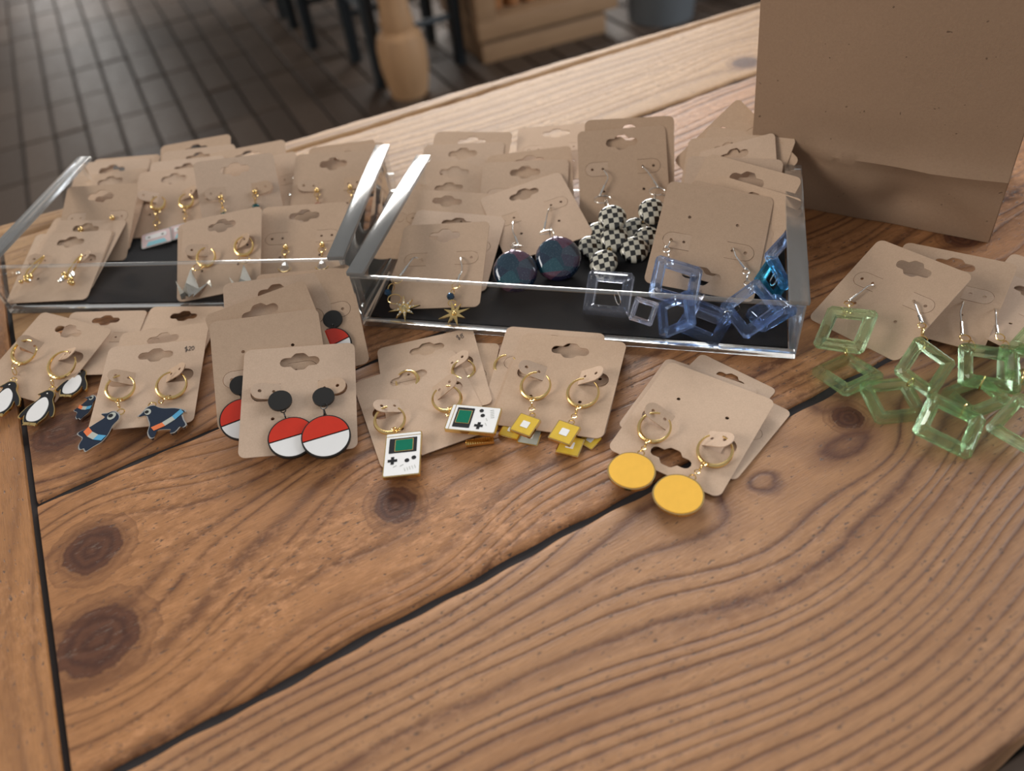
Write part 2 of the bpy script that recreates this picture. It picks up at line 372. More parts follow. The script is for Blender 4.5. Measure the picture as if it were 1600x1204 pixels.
# ------------------------------------------------------------------ the plank table
TA = math.radians(24); TU = np.array([math.cos(TA), math.sin(TA), 0]); TV = np.array([-math.sin(TA), math.cos(TA), 0])
def uv_of(p): return float(p @ TU), float(p @ TV)
KN = []   # u, v, r, stretch, dark
for px, py, r, st, dk in ((145, 858, 1.75, 1.0, 1), (152, 1000, 2.15, 1.05, 1), (618, 788, 1.45, .9, 1), (95, 672, 1.9, 1.1, 1), (1325, 652, 1.0, 1.0, 1), (1502, 372, 1.3, 1.0, 1), (1165, 97, 1.25, 1.2, 1)):
    u, v = uv_of(at(px, py)); KN.append((u, v, r, st, dk))
_u, _v = uv_of(at(1185, 752)); KN.append((_u, _v, 2.7, 1.25, 0))
table = thing('plank_table', 'rustic knotty pine plank table carrying the jewellery trays and paper bag', 'table', (0, 30, FZ))
def plank(name, u0, u1, vlo, vhi, step, mat, along='u', seed=0, top=0.0, shift=0.0, round_=.13):
    """vlo, vhi: functions of u; a board with a rounded top edge, grain attributes on every vertex"""
    us = np.arange(u0, u1 + step * .5, step)
    if along == 'v': us = np.linspace(u0, u1, max(4, int((u1 - u0) / step)))
    vis0, vis1 = -12.0, 44.0
    us = np.array([x for k, x in enumerate(us) if vis0 <= x <= vis1 or k % 10 == 0 or k == len(us) - 1])
    nv = max(6, int((vhi(u0) - vlo(u0)) / step))
    prof = [(0, -3.6), (0, -round_ * 1.4), (round_ * .35, -round_ * .45), (round_, -.02)]
    ts = list(np.linspace(0, 1, nv))
    V = []; 
    r_ = np.random.default_rng(seed)
    ph = r_.uniform(0, 6.28, 6)
    for u in us:
        a, b = vlo(u), vhi(u); a += .04 * math.sin(u * .9 + ph[0]) + .03 * math.sin(u * 2.3 + ph[1]); b += .04 * math.sin(u * .8 + ph[2]) + .03 * math.sin(u * 2.7 + ph[3])
        row = [(a + o, z) for o, z in prof] + [(a + round_ + (b - a - 2 * round_) * t, 0.0) for t in ts[1:-1]] + [(b - o, z) for o, z in prof[::-1]]
        V.append([(u, v, z) for v, z in row])
    nu, nr = len(V), len(V[0])
    A = np.array(V).reshape(-1, 3)
    U, Vv = A[:, 0], A[:, 1]
    if along == 'u': gu, gv = U, Vv
    else: gu, gv = Vv, U
    psi = gv + .55 * np.sin(gu * .11 + ph[4]) + .25 * np.sin(gu * .31 + gv * .25 + ph[5])
    kd = np.full(len(A), 9.0)
    for (ku, kv, r, st, dk) in KN:
        if not (vlo(ku) - .5 < kv < vhi(ku) + .5 and u0 < ku < u1): continue
        du, dv = (U - ku) / st, Vv - kv; d2 = du * du + dv * dv
        psi = psi - (Vv - kv) * np.exp(-d2 / (2.6 * r) ** 2) * .85
        if dk: kd = np.minimum(kd, np.sqrt(d2) / r)
        else: psi = psi + .55 * np.sqrt(d2 + .2) * np.exp(-d2 / (r * 1.15) ** 2) * 1.0
    Pw = np.outer(U, TU) + np.outer(Vv, TV); Pw[:, 2] = A[:, 2] + top
    base = origin(table)
    faces = [(i * nr + j, (i + 1) * nr + j, (i + 1) * nr + j + 1, i * nr + j + 1) for i in range(nu - 1) for j in range(nr - 1)]
    faces += [tuple(range(nr)), tuple((nu - 1) * nr + j for j in range(nr - 1, -1, -1))]
    faces += [(i * nr, i * nr + nr - 1, (i + 1) * nr + nr - 1, (i + 1) * nr) for i in range(nu - 1)]
    me = bpy.data.meshes.new(name); me.from_pydata([tuple(p) for p in (Pw - base) * CM], [], faces); me.update()
    for at_, arr in (('psi', psi + shift), ('kd', kd)):
        a = me.attributes.new(at_, 'FLOAT', 'POINT'); a.data.foreach_set('value', arr.astype(np.float32))
    uvl = me.uv_layers.new(name='grain'); li = np.empty(len(me.loops), np.int32); me.loops.foreach_get('vertex_index', li)
    uvl.data.foreach_set('uv', np.stack([gu[li] + shift * 3, gv[li] + shift], 1).astype(np.float32).ravel())
    me.shade_smooth(); me.set_sharp_from_angle(angle=math.radians(50))
    me.materials.append(MATS[mat])
    o = bpy.data.objects.new(name, me); COL.objects.link(o); o.parent = table
    return o
cst = lambda c: (lambda u: c)
UL, UR = -9.65, 78.0
plank('tabletop_plank', UL, UR, cst(1.7), cst(14.66), .22, 'pine_plank_fine', seed=1, shift=3)
plank('tabletop_plank', UL, UR, cst(14.98), cst(27.74), .22, 'pine_plank', seed=2, shift=11)
plank('tabletop_plank', UL, UR, cst(28.0), cst(39.8), .3, 'pine_plank', seed=3, shift=23, top=-.05)
plank('tabletop_plank', UL, UR, cst(40.0), lambda u: 50.85 - .041 * u, .35, 'pine_plank_far', seed=4, shift=37, top=-.02)
plank('edge_strip', -22, UR, lambda u: 50.9 - .041 * u, lambda u: 53.05 - .062 * u, .4, 'pine_plank_far', seed=5, shift=51, top=.02, round_=.4)
plank('breadboard_end', -22, -9.95, cst(1.7), lambda u: 50.6 - .041 * u, .3, 'pine_end', along='v', seed=6, shift=67, top=.03, round_=.35)
for va, vb in ((14.5, 15.2), (27.6, 28.2), (39.7, 40.1)):  # dark strips added in the gaps so the seams look shaded
    bm = BM(); box(bm, TU * 34.2 + TV * (va + vb) / 2 + EZ * (-1.28), TU, TV, EZ, 87.5, .62 if vb - va > .5 else .4, 2.2); build('seam_shade_strip', bm, 'seam_shade_strip', table, smooth=False)
bm = BM(); box(bm, TU * (-9.8) + TV * 26 + EZ * (-1.3), TU, TV, EZ, .5, 48, 2.2); build('seam_shade_strip', bm, 'seam_shade_strip', table, smooth=False)  # same added shade strip along the breadboard joint
for (u, v) in ((-15, 7), (-15, 46), (71, 7), (71, 43)):
    bm = BM(); c = u * TU + v * TV
    box(bm, c + EZ * (-39.4), TU, TV, EZ, 8, 8, 71.2); bevel(bm, .5, 2); build('leg', bm, 'turned_pine', table)
for (u0, u1, v0, v1) in ((-11, 67, 5, 7.5), (-11, 67, 43.5, 46), (-16.3, -13.8, 11, 42), (69.8, 72.3, 11, 39)):
    bm = BM(); c = (u0 + u1) / 2 * TU + (v0 + v1) / 2 * TV
    box(bm, c + EZ * (-8.3), TU, TV, EZ, u1 - u0, v1 - v0, 9); build('apron_rail', bm, 'turned_pine', table, smooth=False)
# ------------------------------------------------------------------ room furniture behind the table
def lathe(bm, c, prof, n=16, sq=False):
    rings = []
    for r, z in prof:
        rings.append([bm.verts.new((c[0] + r * math.cos(2 * math.pi * k / n + A22), c[1] + r * math.sin(2 * math.pi * k / n + A22), c[2] + z)) for k in range(n)])
    for a, b in zip(rings, rings[1:]):
        for k in range(n): bm.faces.new((a[k], a[(k + 1) % n], b[(k + 1) % n], b[k]))
    bm.faces.new(rings[0][::-1]); bm.faces.new(rings[-1])
LG = np.array([-19.0, 230.0, FZ])
t = thing('dining_table', 'pine dining table on stout turned pedestal legs standing on the paver floor', 'table', LG)
for k in range(2):
    bm = BM(); c = LG + FV * 150 * k
    lathe(bm, c, [(5.4, 0), (6.3, 4), (7.0, 9), (7.1, 14), (6.4, 17.5), (4.6, 19.0), (4.7, 20.0), (4.9, 21), (4.1, 25), (4.3, 34), (5.0, 44), (5.6, 52), (4.4, 56), (6.4, 58), (6.4, 72)])
    build('leg', bm, 'turned_pine', t)
bm = BM(); box(bm, LG + FV * 80 - FU * 16 + EZ * 74, FU, FV, EZ, 68, 190, 4); bevel(bm, .8, 2); build('table_top', bm, 'turned_pine', t)
def stool(c, label):
    t = thing('stool', label, 'stool', c, None)
    W_, D_ = 26.5, 24.0
    for i in (0, 1):
        for j in (0, 1):
            bm = BM(); p = c + FU * W_ * i + FV * D_ * j
            tube(bm, [p, p + EZ * 20, p + EZ * 45 + (FU * (.5 - i) + FV * (.5 - j)) * 2], [1.9, 2.2, 2.4], 8); build('leg', bm, 'dark_paint', t)
    for z, i0 in ((15, 0), (22, 1)):
        for k in range(2):
            bm = BM()
            a = c + (FV * D_ * k if i0 == 0 else FU * W_ * k) + EZ * z; b = a + (FU * W_ if i0 == 0 else FV * D_)
            tube(bm, [a, b], 1.0, 6); build('stretcher', bm, 'dark_paint', t)
    bm = BM(); box(bm, c + FU * W_ / 2 + FV * D_ / 2 + EZ * 46, FU, FV, EZ, W_ + 6, D_ + 8, 3); bevel(bm, .8, 2); build('seat', bm, 'dark_paint', t)
    return t
stool(np.array([-27.5, 237.0, FZ]), 'dark painted wooden stool just behind the turned pine leg')
stool(np.array([-52, 275.0, FZ]), 'dark painted wooden stool between two other dark stools beside the dining table')
stool(np.array([-66, 309.0, FZ]), 'dark painted wooden stool at the far end of the row, away from the pine leg')
# display cabinet
CB = at(757, 103, FZ); CB2 = at(947, 52, FZ); cu = nrm((CB2 - CB) * [1, 1, 0]); cv = np.array([-cu[1], cu[0], 0]); cw = float(np.linalg.norm(CB2 - CB))
t = thing('display_cabinet', 'low pine display cabinet with open shelf of jars', 'cabinet', CB)
def cbox(name, u0, u1, v0, v1, z0, z1, mat='cabinet_pine', bv=.4):
    bm = BM(); box(bm, CB + cu * (u0 + u1) / 2 + cv * (v0 + v1) / 2 + EZ * (z0 + z1) / 2, cu, cv, EZ, u1 - u0, v1 - v0, z1 - z0)
    if bv: bevel(bm, bv, 2)
    return build(name, bm, mat, t)
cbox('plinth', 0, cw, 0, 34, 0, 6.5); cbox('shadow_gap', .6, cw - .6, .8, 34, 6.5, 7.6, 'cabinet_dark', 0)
cbox('bottom_rail', -1.2, cw + 3.5, -1.5, 35, 7.6, 13.5); cbox('corner_post', -1.2, 5.2, -1.5, 5, 13.5, 70); cbox('corner_post', cw - 1.5, cw + 3.5, -1.5, 5, 13.5, 70)
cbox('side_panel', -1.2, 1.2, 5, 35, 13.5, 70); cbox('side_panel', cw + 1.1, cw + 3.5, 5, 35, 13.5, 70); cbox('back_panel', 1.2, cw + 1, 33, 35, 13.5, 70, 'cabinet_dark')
cbox('top', -3, cw + 5, -3, 36, 70, 73.5); cbox('shelf', 1.2, cw + 1, 1, 33, 40, 41.5)
for k in range(6):
    p = CB + cu * (8 + k * 5.6) + cv * 7 + EZ * 13.5
    j = thing('glass_jar', 'small amber glass jar with metal lid, one of a row on the cabinet shelf', 'jar', p, 'jars on the cabinet shelf')
    bm = BM(); lathe(bm, p, [(2.0, .1), (2.4, .4), (2.4, 4.6), (1.7, 5.4), (1.7, 5.9)], 14); build('jar_body', bm, 'amber_glass', j)
    bm = BM(); lathe(bm, p, [(1.9, 5.7), (1.9, 7.0), (1.6, 7.2)], 14); build('lid', bm, 'silver', j)
p = at(1030, 45, FZ) + FV * 8 + FU * 6
t = thing('waste_bin', 'round dark grey waste bin beside the pine cabinet', 'bin', p)
bm = BM(); lathe(bm, p, [(10, 0), (10.6, .5), (12, 26), (12.6, 26.4), (12.6, 27.4), (11.6, 27.4), (11.2, 20)], 28); build('bin_body', bm, 'grey_plastic', t)
bm = BM(); torus(bm, p + EZ * 27.2, EZ, 12.2, .7, 28, 8); build('rim', bm, 'grey_plastic', t)
p = p + FU * 23 + FV * 2
t = thing('bench_seat', 'black vinyl upholstered bench behind the far table edge', 'bench', p)
for nm, z0, z1, dv in (('base', 4, 30, 0), ('cushion', 30.2, 42, -1)):
    bm = BM(); box(bm, p + FU * 25 + FV * 20 + EZ * (z0 + z1) / 2, FU, FV, EZ, 66, 44 + dv, z1 - z0); bevel(bm, 2.0, 3); build(nm, bm, 'black_vinyl', t)
for i in (0, 1):
    for k in (0, 1):
        bm = BM(); box(bm, p + FU * (-4 + 58 * i) + FV * (3 + 34 * k) + EZ * 2, FU, FV, EZ, 5, 5, 4); build('foot', bm, 'black_vinyl', t)
# ------------------------------------------------------------------ room walls with their windows
plain('plaster', (.42, .40, .37), .85, 0, .06, 3); plain('window_frame_paint', (.30, .26, .22), .5, 0, .05, 3)
def wall(name, x0, x1, y0, y1):
    bm = BM(); box(bm, ((x0 + x1) / 2, (y0 + y1) / 2, FZ + 170), EX, EY, EZ, x1 - x0, y1 - y0, 340); build(name, bm, 'plaster', None, ((x0 + x1) / 2, (y0 + y1) / 2, FZ), smooth=False, kind='structure')
wall('wall_back', -380, 380, 520, 532); wall('wall_left', -380, -366, -260, 519); wall('wall_right', 366, 380, -260, 519)
def window(name, c, ax, w_, h_):
    ax = np.asarray(ax, float); bm = BM(); nn = np.cross(ax, EZ); t = 7
    for s in (-1, 1):
        box(bm, np.asarray(c) + ax * s * (w_ / 2 + t / 2), ax, nn, EZ, t, 6, h_ + 2 * t); box(bm, np.asarray(c) + EZ * s * (h_ / 2 + t / 2), ax, nn, EZ, w_, 6, t)
    build(name, bm, 'window_frame_paint', None, c, smooth=False, kind='structure')
window('window_1', (0, 516, 195), EX, 300, 150); window('window_2', (362, 100, 135), EY, 200, 160); window('window_3', (-362, -30, 175), EY, 220, 160); window('door_1', (-235, 516, 35), EX, 50, 190)
# ------------------------------------------------------------------ paper bag
BA = at(1172, 309); BB = at(1544, 379); bu = nrm(BB - BA); bv_ = np.array([-bu[1], bu[0], 0]); BWd = float(np.linalg.norm(BB - BA)); BD = 7.6; BH = 27.0
LN = np.array([-.08, -.02, 1.0])
bag = thing('paper_bag', 'upright plain brown kraft paper bag standing on the table', 'bag', (BA + BB) / 2 + bv_ * BD / 2)
def bagpt(a, d, h):     # a across 0..1, d depth 0..1, h height cm
    return BA + bu * BWd * a + bv_ * BD * d + LN * h
def sheet(name, f, nu, nv, th):
    bm = BM(); g = [[bm.verts.new(f(i / nu, j / nv)) for j in range(nv + 1)] for i in range(nu + 1)]
    fs = [bm.faces.new((g[i][j], g[i + 1][j], g[i + 1][j + 1], g[i][j + 1])) for i in range(nu) for j in range(nv)]
    bmesh.ops.recalc_face_normals(bm, faces=bm.faces)
    bmesh.ops.solidify(bm, geom=fs, thickness=th)
    return build(name, bm, 'bag_paper', bag)
def hgt(t): return BH * (t ** 1.45) + .03
def front(a, t):
    h = hgt(t); fold = 3.75 - .15 * a
    bulge = .50 * math.exp(-abs(h - fold) / .5) * (.35 + .65 * a) + .45 * math.sin(math.pi * a) * min(1, h / 6)
    dent = -.55 * math.exp(-((a - .62) / .10) ** 2 - ((h - 1.3) / 1.0) ** 2) - .35 * math.exp(-((a - .22) / .07) ** 2 - ((h - 2.9) / .9) ** 2) + .10 * math.exp(-abs(math.sin(a * 9 + h * .8)) * 5) * math.exp(-((h - 2.6) / 1.5) ** 2) + .14 * math.sin(a * 13 + h) * math.exp(-((h - 2.4) / 1.6) ** 2)
    return bagpt(a, 0, h) - bv_ * (bulge + dent)
sheet('front_panel', front, 44, 60, .04)
sheet('back_panel', lambda a, t: bagpt(a, 1, hgt(t)), 4, 16, .04)
def gus(sgn):
    def f(d, t):
        h = hgt(t); fold = (1 - abs(2 * d - 1)) * (min(1, h / 9) * 2.0 + .15 * math.sin(h * 2.2))
        p = front(1.0 if sgn > 0 else 0.0, t); q = bagpt(1.0 if sgn > 0 else 0.0, 1, h)
        return p * (1 - d) + q * d - bu * sgn * fold
    return f
sheet('side_gusset', gus(1), 10, 40, .04); sheet('side_gusset', gus(-1), 10, 40, .04)
sheet('base', lambda a, d: bagpt(a * .98 + .01, d * .98 + .01, .05), 4, 4, .04)
# ------------------------------------------------------------------ acrylic trays
TRAYS = {}
def tray(key, O, yaw, W_, D_, label):
    O = np.array([O[0], O[1], 0.0]); y = math.radians(yaw); X = np.array([math.cos(y), math.sin(y), 0]); Y = np.array([-math.sin(y), math.cos(y), 0]); H_, th = 3.0, .3
    t = thing('acrylic_tray', label, 'tray', O + X * W_ / 2 + Y * D_ / 2)
    def b(name, u0, u1, v0, v1, z0, z1, bw=.05, edge=True):
        bm = BM(); box(bm, O + X * (u0 + u1) / 2 + Y * (v0 + v1) / 2 + EZ * (z0 + z1) / 2, X, Y, EZ, u1 - u0, v1 - v0, z1 - z0); bevel(bm, bw, 2)
        big = max(f.calc_area() for f in bm.faces)
        for f in bm.faces: f.material_index = 0 if f.calc_area() > big * .45 else 1
        return build(name, bm, ['acrylic', 'acrylic_edge'], t)
    b('base', 0, W_, 0, D_, .02, .30)
    b('front_wall', 0, W_, 0, th, .31, H_); b('back_wall', 0, W_, D_ - th, D_, .31, 1.4)
    b('side_wall', 0, th, th + .01, D_ - th - .01, .31, H_); b('side_wall', W_ - th, W_, th + .01, D_ - th - .01, .31, H_)
    for s, u0 in ((-1, -.12), (1, W_ - .72)):
        bm = BM(); box(bm, O + X * (u0 + .42) + Y * D_ / 2 + EZ * (H_ + .14), X, Y, EZ, .84, D_, .24); bevel(bm, .07, 2)
        build('side_lip', bm, 'acrylic_lip', t)
    bm = BM(); box(bm, O + X * W_ / 2 + Y * D_ / 2 + EZ * .355, X, Y, EZ, W_ - 2 * th - .1, D_ - 2 * th - .1, .09); build('felt_liner', bm, 'felt', t, smooth=False)
    TRAYS[key] = (O, X, Y)
tray('L', (-26.3, 35.2), -10.5, 19.3, 11.0, 'clear acrylic tray of kraft cards with crane, cassette and stud earrings')
tray('R', (-6.9, 30.3), -17.8, 20.3, 11.0, 'clear acrylic tray of kraft cards with blue crystal, checkered and star earrings')
POSE = {
 'b3':[8.102,28.313,1.834,0.9123,-0.265,-0.3123,0.365,0.872,0.3262,1.988],
 'b7':[10.999,26.294,1.382,0.8487,0.1767,0.4985,-0.3306,0.9129,0.2393,1.852],
 'b8':[13.453,28.798,1.835,0.7457,0.6497,0.1477,-0.4335,0.3048,0.8481,1.879],
 'b5':[9.088,26.616,0.7,0.7843,-0.6083,-0.1221,0.6196,0.7779,0.1048,1.848],
 'b1':[5.085,29.035,1.054,0.9317,-0.3629,0.0151,0.2944,0.7791,0.5535,1.95],
 'b6':[9.603,27.623,0.729,0.8098,-0.5747,-0.118,0.5789,0.8154,0.0012,1.645],
 'b2':[5.954,25.419,2.754,-0.8934,0.3872,0.2278,-0.4196,-0.5378,-0.7312,-0.935],
 'b4':[7.693,26.708,1.266,0.7393,-0.3156,0.5948,0.1191,0.9307,0.3458,1.633],
 'b10':[11.935,26.326,0.985,0.915,0.1991,0.3509,-0.1097,0.9598,-0.2584,1.596],
 'b9':[12.612,28.137,1.281,0.6598,0.714,0.2341,-0.528,0.219,0.8205,1.483],
 'g11':[21.599,22.338,1.168,0.7404,0.4283,0.518,-0.3698,0.9032,-0.218,1.276],
 'g1':[14.369,24.184,1.405,0.6956,-0.6624,0.2783,0.5589,0.7423,0.3696,1.87],
 'g6':[19.403,21.538,0.725,0.9054,-0.4244,-0.0116,0.4228,0.8988,0.1155,1.979],
 'g8':[16.64,19.065,0.477,0.7563,-0.6287,-0.181,0.6503,0.7527,0.1026,1.96],
 'g4':[16.702,21.601,1.145,0.6817,0.6034,0.4137,-0.7272,0.4968,0.4736,1.681],
 'g9':[19.044,18.467,0.763,0.7077,0.3923,0.5876,-0.3804,0.9124,-0.151,1.663],
 'g5':[15.269,20.881,0.263,0.999,-0.0125,-0.0423,0.0158,0.9968,0.078,1.896],
 'g10':[20.81,21.642,0.496,0.9268,-0.3577,-0.1143,0.3739,0.8508,0.3692,1.441],
 'g7':[18.369,20.402,0.393,0.972,0.1788,0.1522,-0.1559,0.9762,-0.151,1.635],
 'g2':[14.102,22.664,0.272,0.9339,0.3576,-0.0055,-0.3544,0.9233,-0.1483,1.865],
 'N1':[16.999,25.906,1.278,0.5117,-0.8552,0.0825,0.7704,0.4992,0.3967,4.514],
 'N2':[19.702,26.248,0.782,0.7579,-0.649,0.0655,0.6269,0.7525,0.2021,4.777],
 'N4':[22.146,25.28,0.39,0.3773,-0.9134,0.153,0.9242,0.3818,0.0,4.437],
 'N3':[24.254,25.94,0.111,0.6368,-0.771,0.0001,0.7708,0.6367,0.0215,4.372],
 'T4':[7.038,20.883,0.286,0.7668,-0.6419,-0.0084,0.6408,0.7646,0.0687,4.8],
 'T3':[7.203,22.0,0.118,0.7846,-0.62,0.0009,0.6199,0.7844,-0.0222,4.198],
 'T2':[8.203,20.984,0.077,0.6896,-0.7241,-0.0156,0.7238,0.6897,-0.0191,4.036],
 'T1':[8.28,22.384,0.038,0.6754,-0.7372,-0.0169,0.7373,0.6755,-0.0012,3.7],
 'S3':[2.106,24.194,0.363,0.9289,-0.3688,0.0325,0.3657,0.9277,0.0748,4.845],
 'S2':[2.119,24.468,0.195,0.9359,-0.3523,0.0,0.3519,0.9347,0.0497,4.958],
 'S1':[1.552,25.155,0.206,0.9516,-0.3073,-0.0,0.3065,0.9494,0.0681,4.647],
 'G2':[-4.087,24.138,0.115,0.9628,0.2695,0.022,-0.2696,0.9629,0.0057,4.875],
 'G1':[-3.53,26.008,0.095,0.9927,0.1178,0.0247,-0.1178,0.993,-0.0,4.654],
 'G3':[-2.948,25.703,0.024,0.9755,-0.2199,0.0,0.2199,0.9755,-0.0,4.322],
 'Q5':[-9.229,24.703,0.987,0.9916,0.0524,-0.1182,-0.0247,0.9741,0.2249,4.871],
 'Q4':[-10.617,26.516,1.369,0.9768,0.1709,-0.1292,-0.115,0.9271,0.3568,4.853],
 'Q3':[-10.662,27.859,1.396,0.9522,0.3004,0.0562,-0.2946,0.8534,0.4301,4.859],
 'Q2':[-10.425,28.952,1.579,0.9899,0.1143,-0.084,-0.0723,0.9162,0.3943,4.892],
 'Q1':[-9.07,29.268,1.344,0.9917,0.1175,0.0517,-0.1283,0.8928,0.4318,4.729],
 'Q0':[-9.484,29.529,1.299,0.9966,-0.082,0.0036,0.0717,0.8917,0.4469,4.801],
 'P5':[-16.591,27.395,0.565,0.9941,0.0472,-0.098,-0.0369,0.9939,0.1043,4.507],
 'P4':[-16.629,28.701,0.421,1.0,-0.0029,-0.0,0.0029,0.9891,0.1473,4.382],
 'P1':[-22.319,30.266,0.636,0.9117,-0.3976,-0.1036,0.4091,0.9017,0.1399,4.264],
 'P2':[-20.279,31.22,0.409,0.9946,-0.0596,-0.0848,0.0661,0.9949,0.0765,3.912],
 'P3':[-16.501,30.98,0.22,0.9819,-0.1894,-0.0037,0.1893,0.9799,0.0622,4.064],
 'C9':[10.26,30.702,2.164,0.9192,-0.3808,-0.1004,0.3874,0.8289,0.4035,5.11],
 'A7':[-2.799,32.656,1.358,0.9734,-0.222,0.0558,0.1959,0.9339,0.299,4.613],
 'C8':[10.975,30.843,2.194,0.8695,-0.4754,-0.134,0.4873,0.7814,0.3899,4.638],
 'B6':[2.382,36.2,1.204,0.9771,0.1814,0.1114,-0.1981,0.9663,0.1646,4.736],
 'A6':[-2.332,34.565,0.919,0.9591,-0.2763,-0.0621,0.2822,0.9507,0.1285,5.004],
 'C7':[11.595,31.518,1.864,0.663,-0.7477,0.0375,0.6363,0.5893,0.4978,4.725],
 'C6':[11.726,32.62,2.077,0.708,-0.7062,0.0085,0.5836,0.5918,0.5561,5.061],
 'C5':[11.975,33.469,2.016,0.9239,-0.3816,0.0284,0.3007,0.77,0.5628,4.729],
 'A5':[-2.708,36.641,1.098,0.9698,-0.2327,-0.0725,0.2423,0.9528,0.1831,4.716],
 'C4':[12.748,34.951,2.349,0.8674,-0.3569,0.3468,0.1583,0.8585,0.4877,4.245],
 'B3':[7.473,37.841,2.077,0.989,-0.1468,0.0185,0.1129,0.8297,0.5466,4.805],
 'B5':[1.952,37.895,1.286,0.9845,-0.1753,-0.0001,0.167,0.9377,0.3047,4.879],
 'A4':[-2.392,38.119,1.015,0.9888,-0.149,-0.0016,0.1457,0.9642,0.2217,4.604],
 'C3':[12.287,35.619,2.244,0.8442,-0.5021,0.1876,0.3289,0.7616,0.5584,4.418],
 'C2':[12.824,35.453,2.295,0.7631,-0.6417,0.0761,0.4679,0.63,0.6199,4.753],
 'A3':[-2.189,39.264,1.186,0.9695,-0.2445,-0.0161,0.2406,0.9373,0.2523,4.906],
 'B4':[2.428,38.858,1.415,0.9897,-0.128,0.0645,0.1041,0.951,0.291,4.828],
 'A2':[-1.481,40.596,1.502,0.9791,-0.2032,0.0131,0.1903,0.9364,0.2949,4.84],
 'C1':[13.096,36.49,2.829,0.7651,0.1256,0.6316,-0.3988,0.8625,0.3115,4.47],
 'B2':[7.903,38.419,2.212,0.9784,-0.2058,0.0203,0.1535,0.7884,0.5957,4.882],
 'B1':[4.261,41.488,1.896,0.9888,-0.1476,0.0222,0.1436,0.9813,0.1282,4.627],
 'A1':[-0.995,41.514,1.755,0.9626,-0.2709,-0.0067,0.261,0.9204,0.291,4.722],
 'M7':[-14.423,35.902,1.6,0.994,-0.0378,0.1029,-0.0024,0.9309,0.3652,4.508],
 'M7b':[-14.655,36.159,1.335,0.9982,0.0559,0.0236,-0.0606,0.9402,0.3351,4.486],
 'R5':[-10.256,36.456,1.269,0.9977,-0.0591,-0.0325,0.0658,0.9576,0.2805,4.736],
 'R4':[-10.112,36.642,1.149,0.9957,-0.0886,-0.0281,0.0928,0.966,0.2414,4.686],
 'L8':[-23.841,37.648,1.014,0.9946,-0.1015,-0.0216,0.1038,0.9726,0.2083,4.489],
 'L7':[-23.795,37.726,0.939,0.9908,-0.1356,-0.0038,0.1335,0.9693,0.2066,4.455],
 'L6':[-23.5,38.752,1.085,0.9706,-0.2377,-0.0372,0.24,0.9453,0.2209,4.551],
 'M6':[-14.002,40.72,2.07,0.9771,0.1901,-0.0952,-0.1058,0.8232,0.5578,4.468],
 'R3':[-8.934,41.033,1.555,0.9912,-0.1327,-0.0,0.1202,0.8974,0.4245,4.674],
 'L5':[-22.564,40.859,1.546,0.9902,-0.1394,-0.0,0.1241,0.8818,0.455,4.431],
 'L4':[-22.73,41.784,1.155,0.9961,-0.0645,-0.0594,0.0767,0.9694,0.2333,4.396],
 'M5':[-18.89,42.811,1.224,0.9972,-0.0743,0.0,0.0708,0.9496,0.3054,4.532],
 'M4':[-18.184,43.508,1.331,0.9977,-0.0681,0.0,0.0641,0.9392,0.3374,4.644],
 'L3':[-22.954,43.683,1.174,1.0,-0.0002,-0.0,0.0001,0.9576,0.2881,4.495],
 'M3b':[-12.533,41.911,1.743,0.9567,0.2895,-0.0307,-0.2626,0.9037,0.3382,4.189],
 'R2':[-8.129,41.813,1.563,0.9926,-0.1126,0.0454,0.0858,0.9154,0.3933,4.557],
 'R1':[-8.59,42.521,1.58,0.9788,-0.1829,0.0918,0.1333,0.9101,0.3923,4.24],
 'M3':[-14.194,43.756,1.456,0.998,0.0443,0.0444,-0.0567,0.9403,0.3356,4.761],
 'M2':[-17.518,44.391,1.446,0.999,-0.0436,0.0035,0.039,0.9237,0.381,4.598],
 'M1':[-17.679,45.192,1.611,0.9982,-0.0151,0.0579,-0.0094,0.9161,0.4009,4.516],
 'L2':[-23.142,44.635,1.336,0.9974,-0.0682,-0.0219,0.0717,0.9454,0.3179,4.663],
 'L1':[-22.549,45.129,1.315,0.9893,-0.144,0.0224,0.1291,0.9371,0.3242,4.46],
}
# ------------------------------------------------------------------ earring cards
CWd, CHt, CTh = 5.0, 5.65, .045
HANG_Y, TAB_Y, HOLE_Y = 1.95, .38, -1.0
def hang_outline():
    xs = np.linspace(-.9, .9, 37); up = []
    for x in xs:
        s = math.sqrt(max(0, .26 ** 2 - max(0, abs(x) - .64) ** 2)); b = .5 * math.sqrt(max(0, 1 - (x / .47) ** 2)) if abs(x) < .47 else 0
        sm = .5 * math.exp(-(x / .42) ** 4); up.append(max(s, b * .98, min(sm, .49)))
    return [(x, HANG_Y + y) for x, y in zip(xs, up)] + [(x, HANG_Y - y * .92) for x, y in zip(xs[::-1][1:-1], up[::-1][1:-1])]
def tab_outline(side, g):
    """rounded at the outer end, square at the hinge; g widens it to the cut-out"""
    r = .42 + g; xc = 1.68; out = []
    for k in range(11):
        a = math.radians(-90 + 180 * k / 10); out.append((xc + r * math.cos(a), TAB_Y + r * math.sin(a)))
    out += [(.82, TAB_Y + r), (.82, TAB_Y - r)]
    return out if side > 0 else [(-x, y) for x, y in out[::-1]]
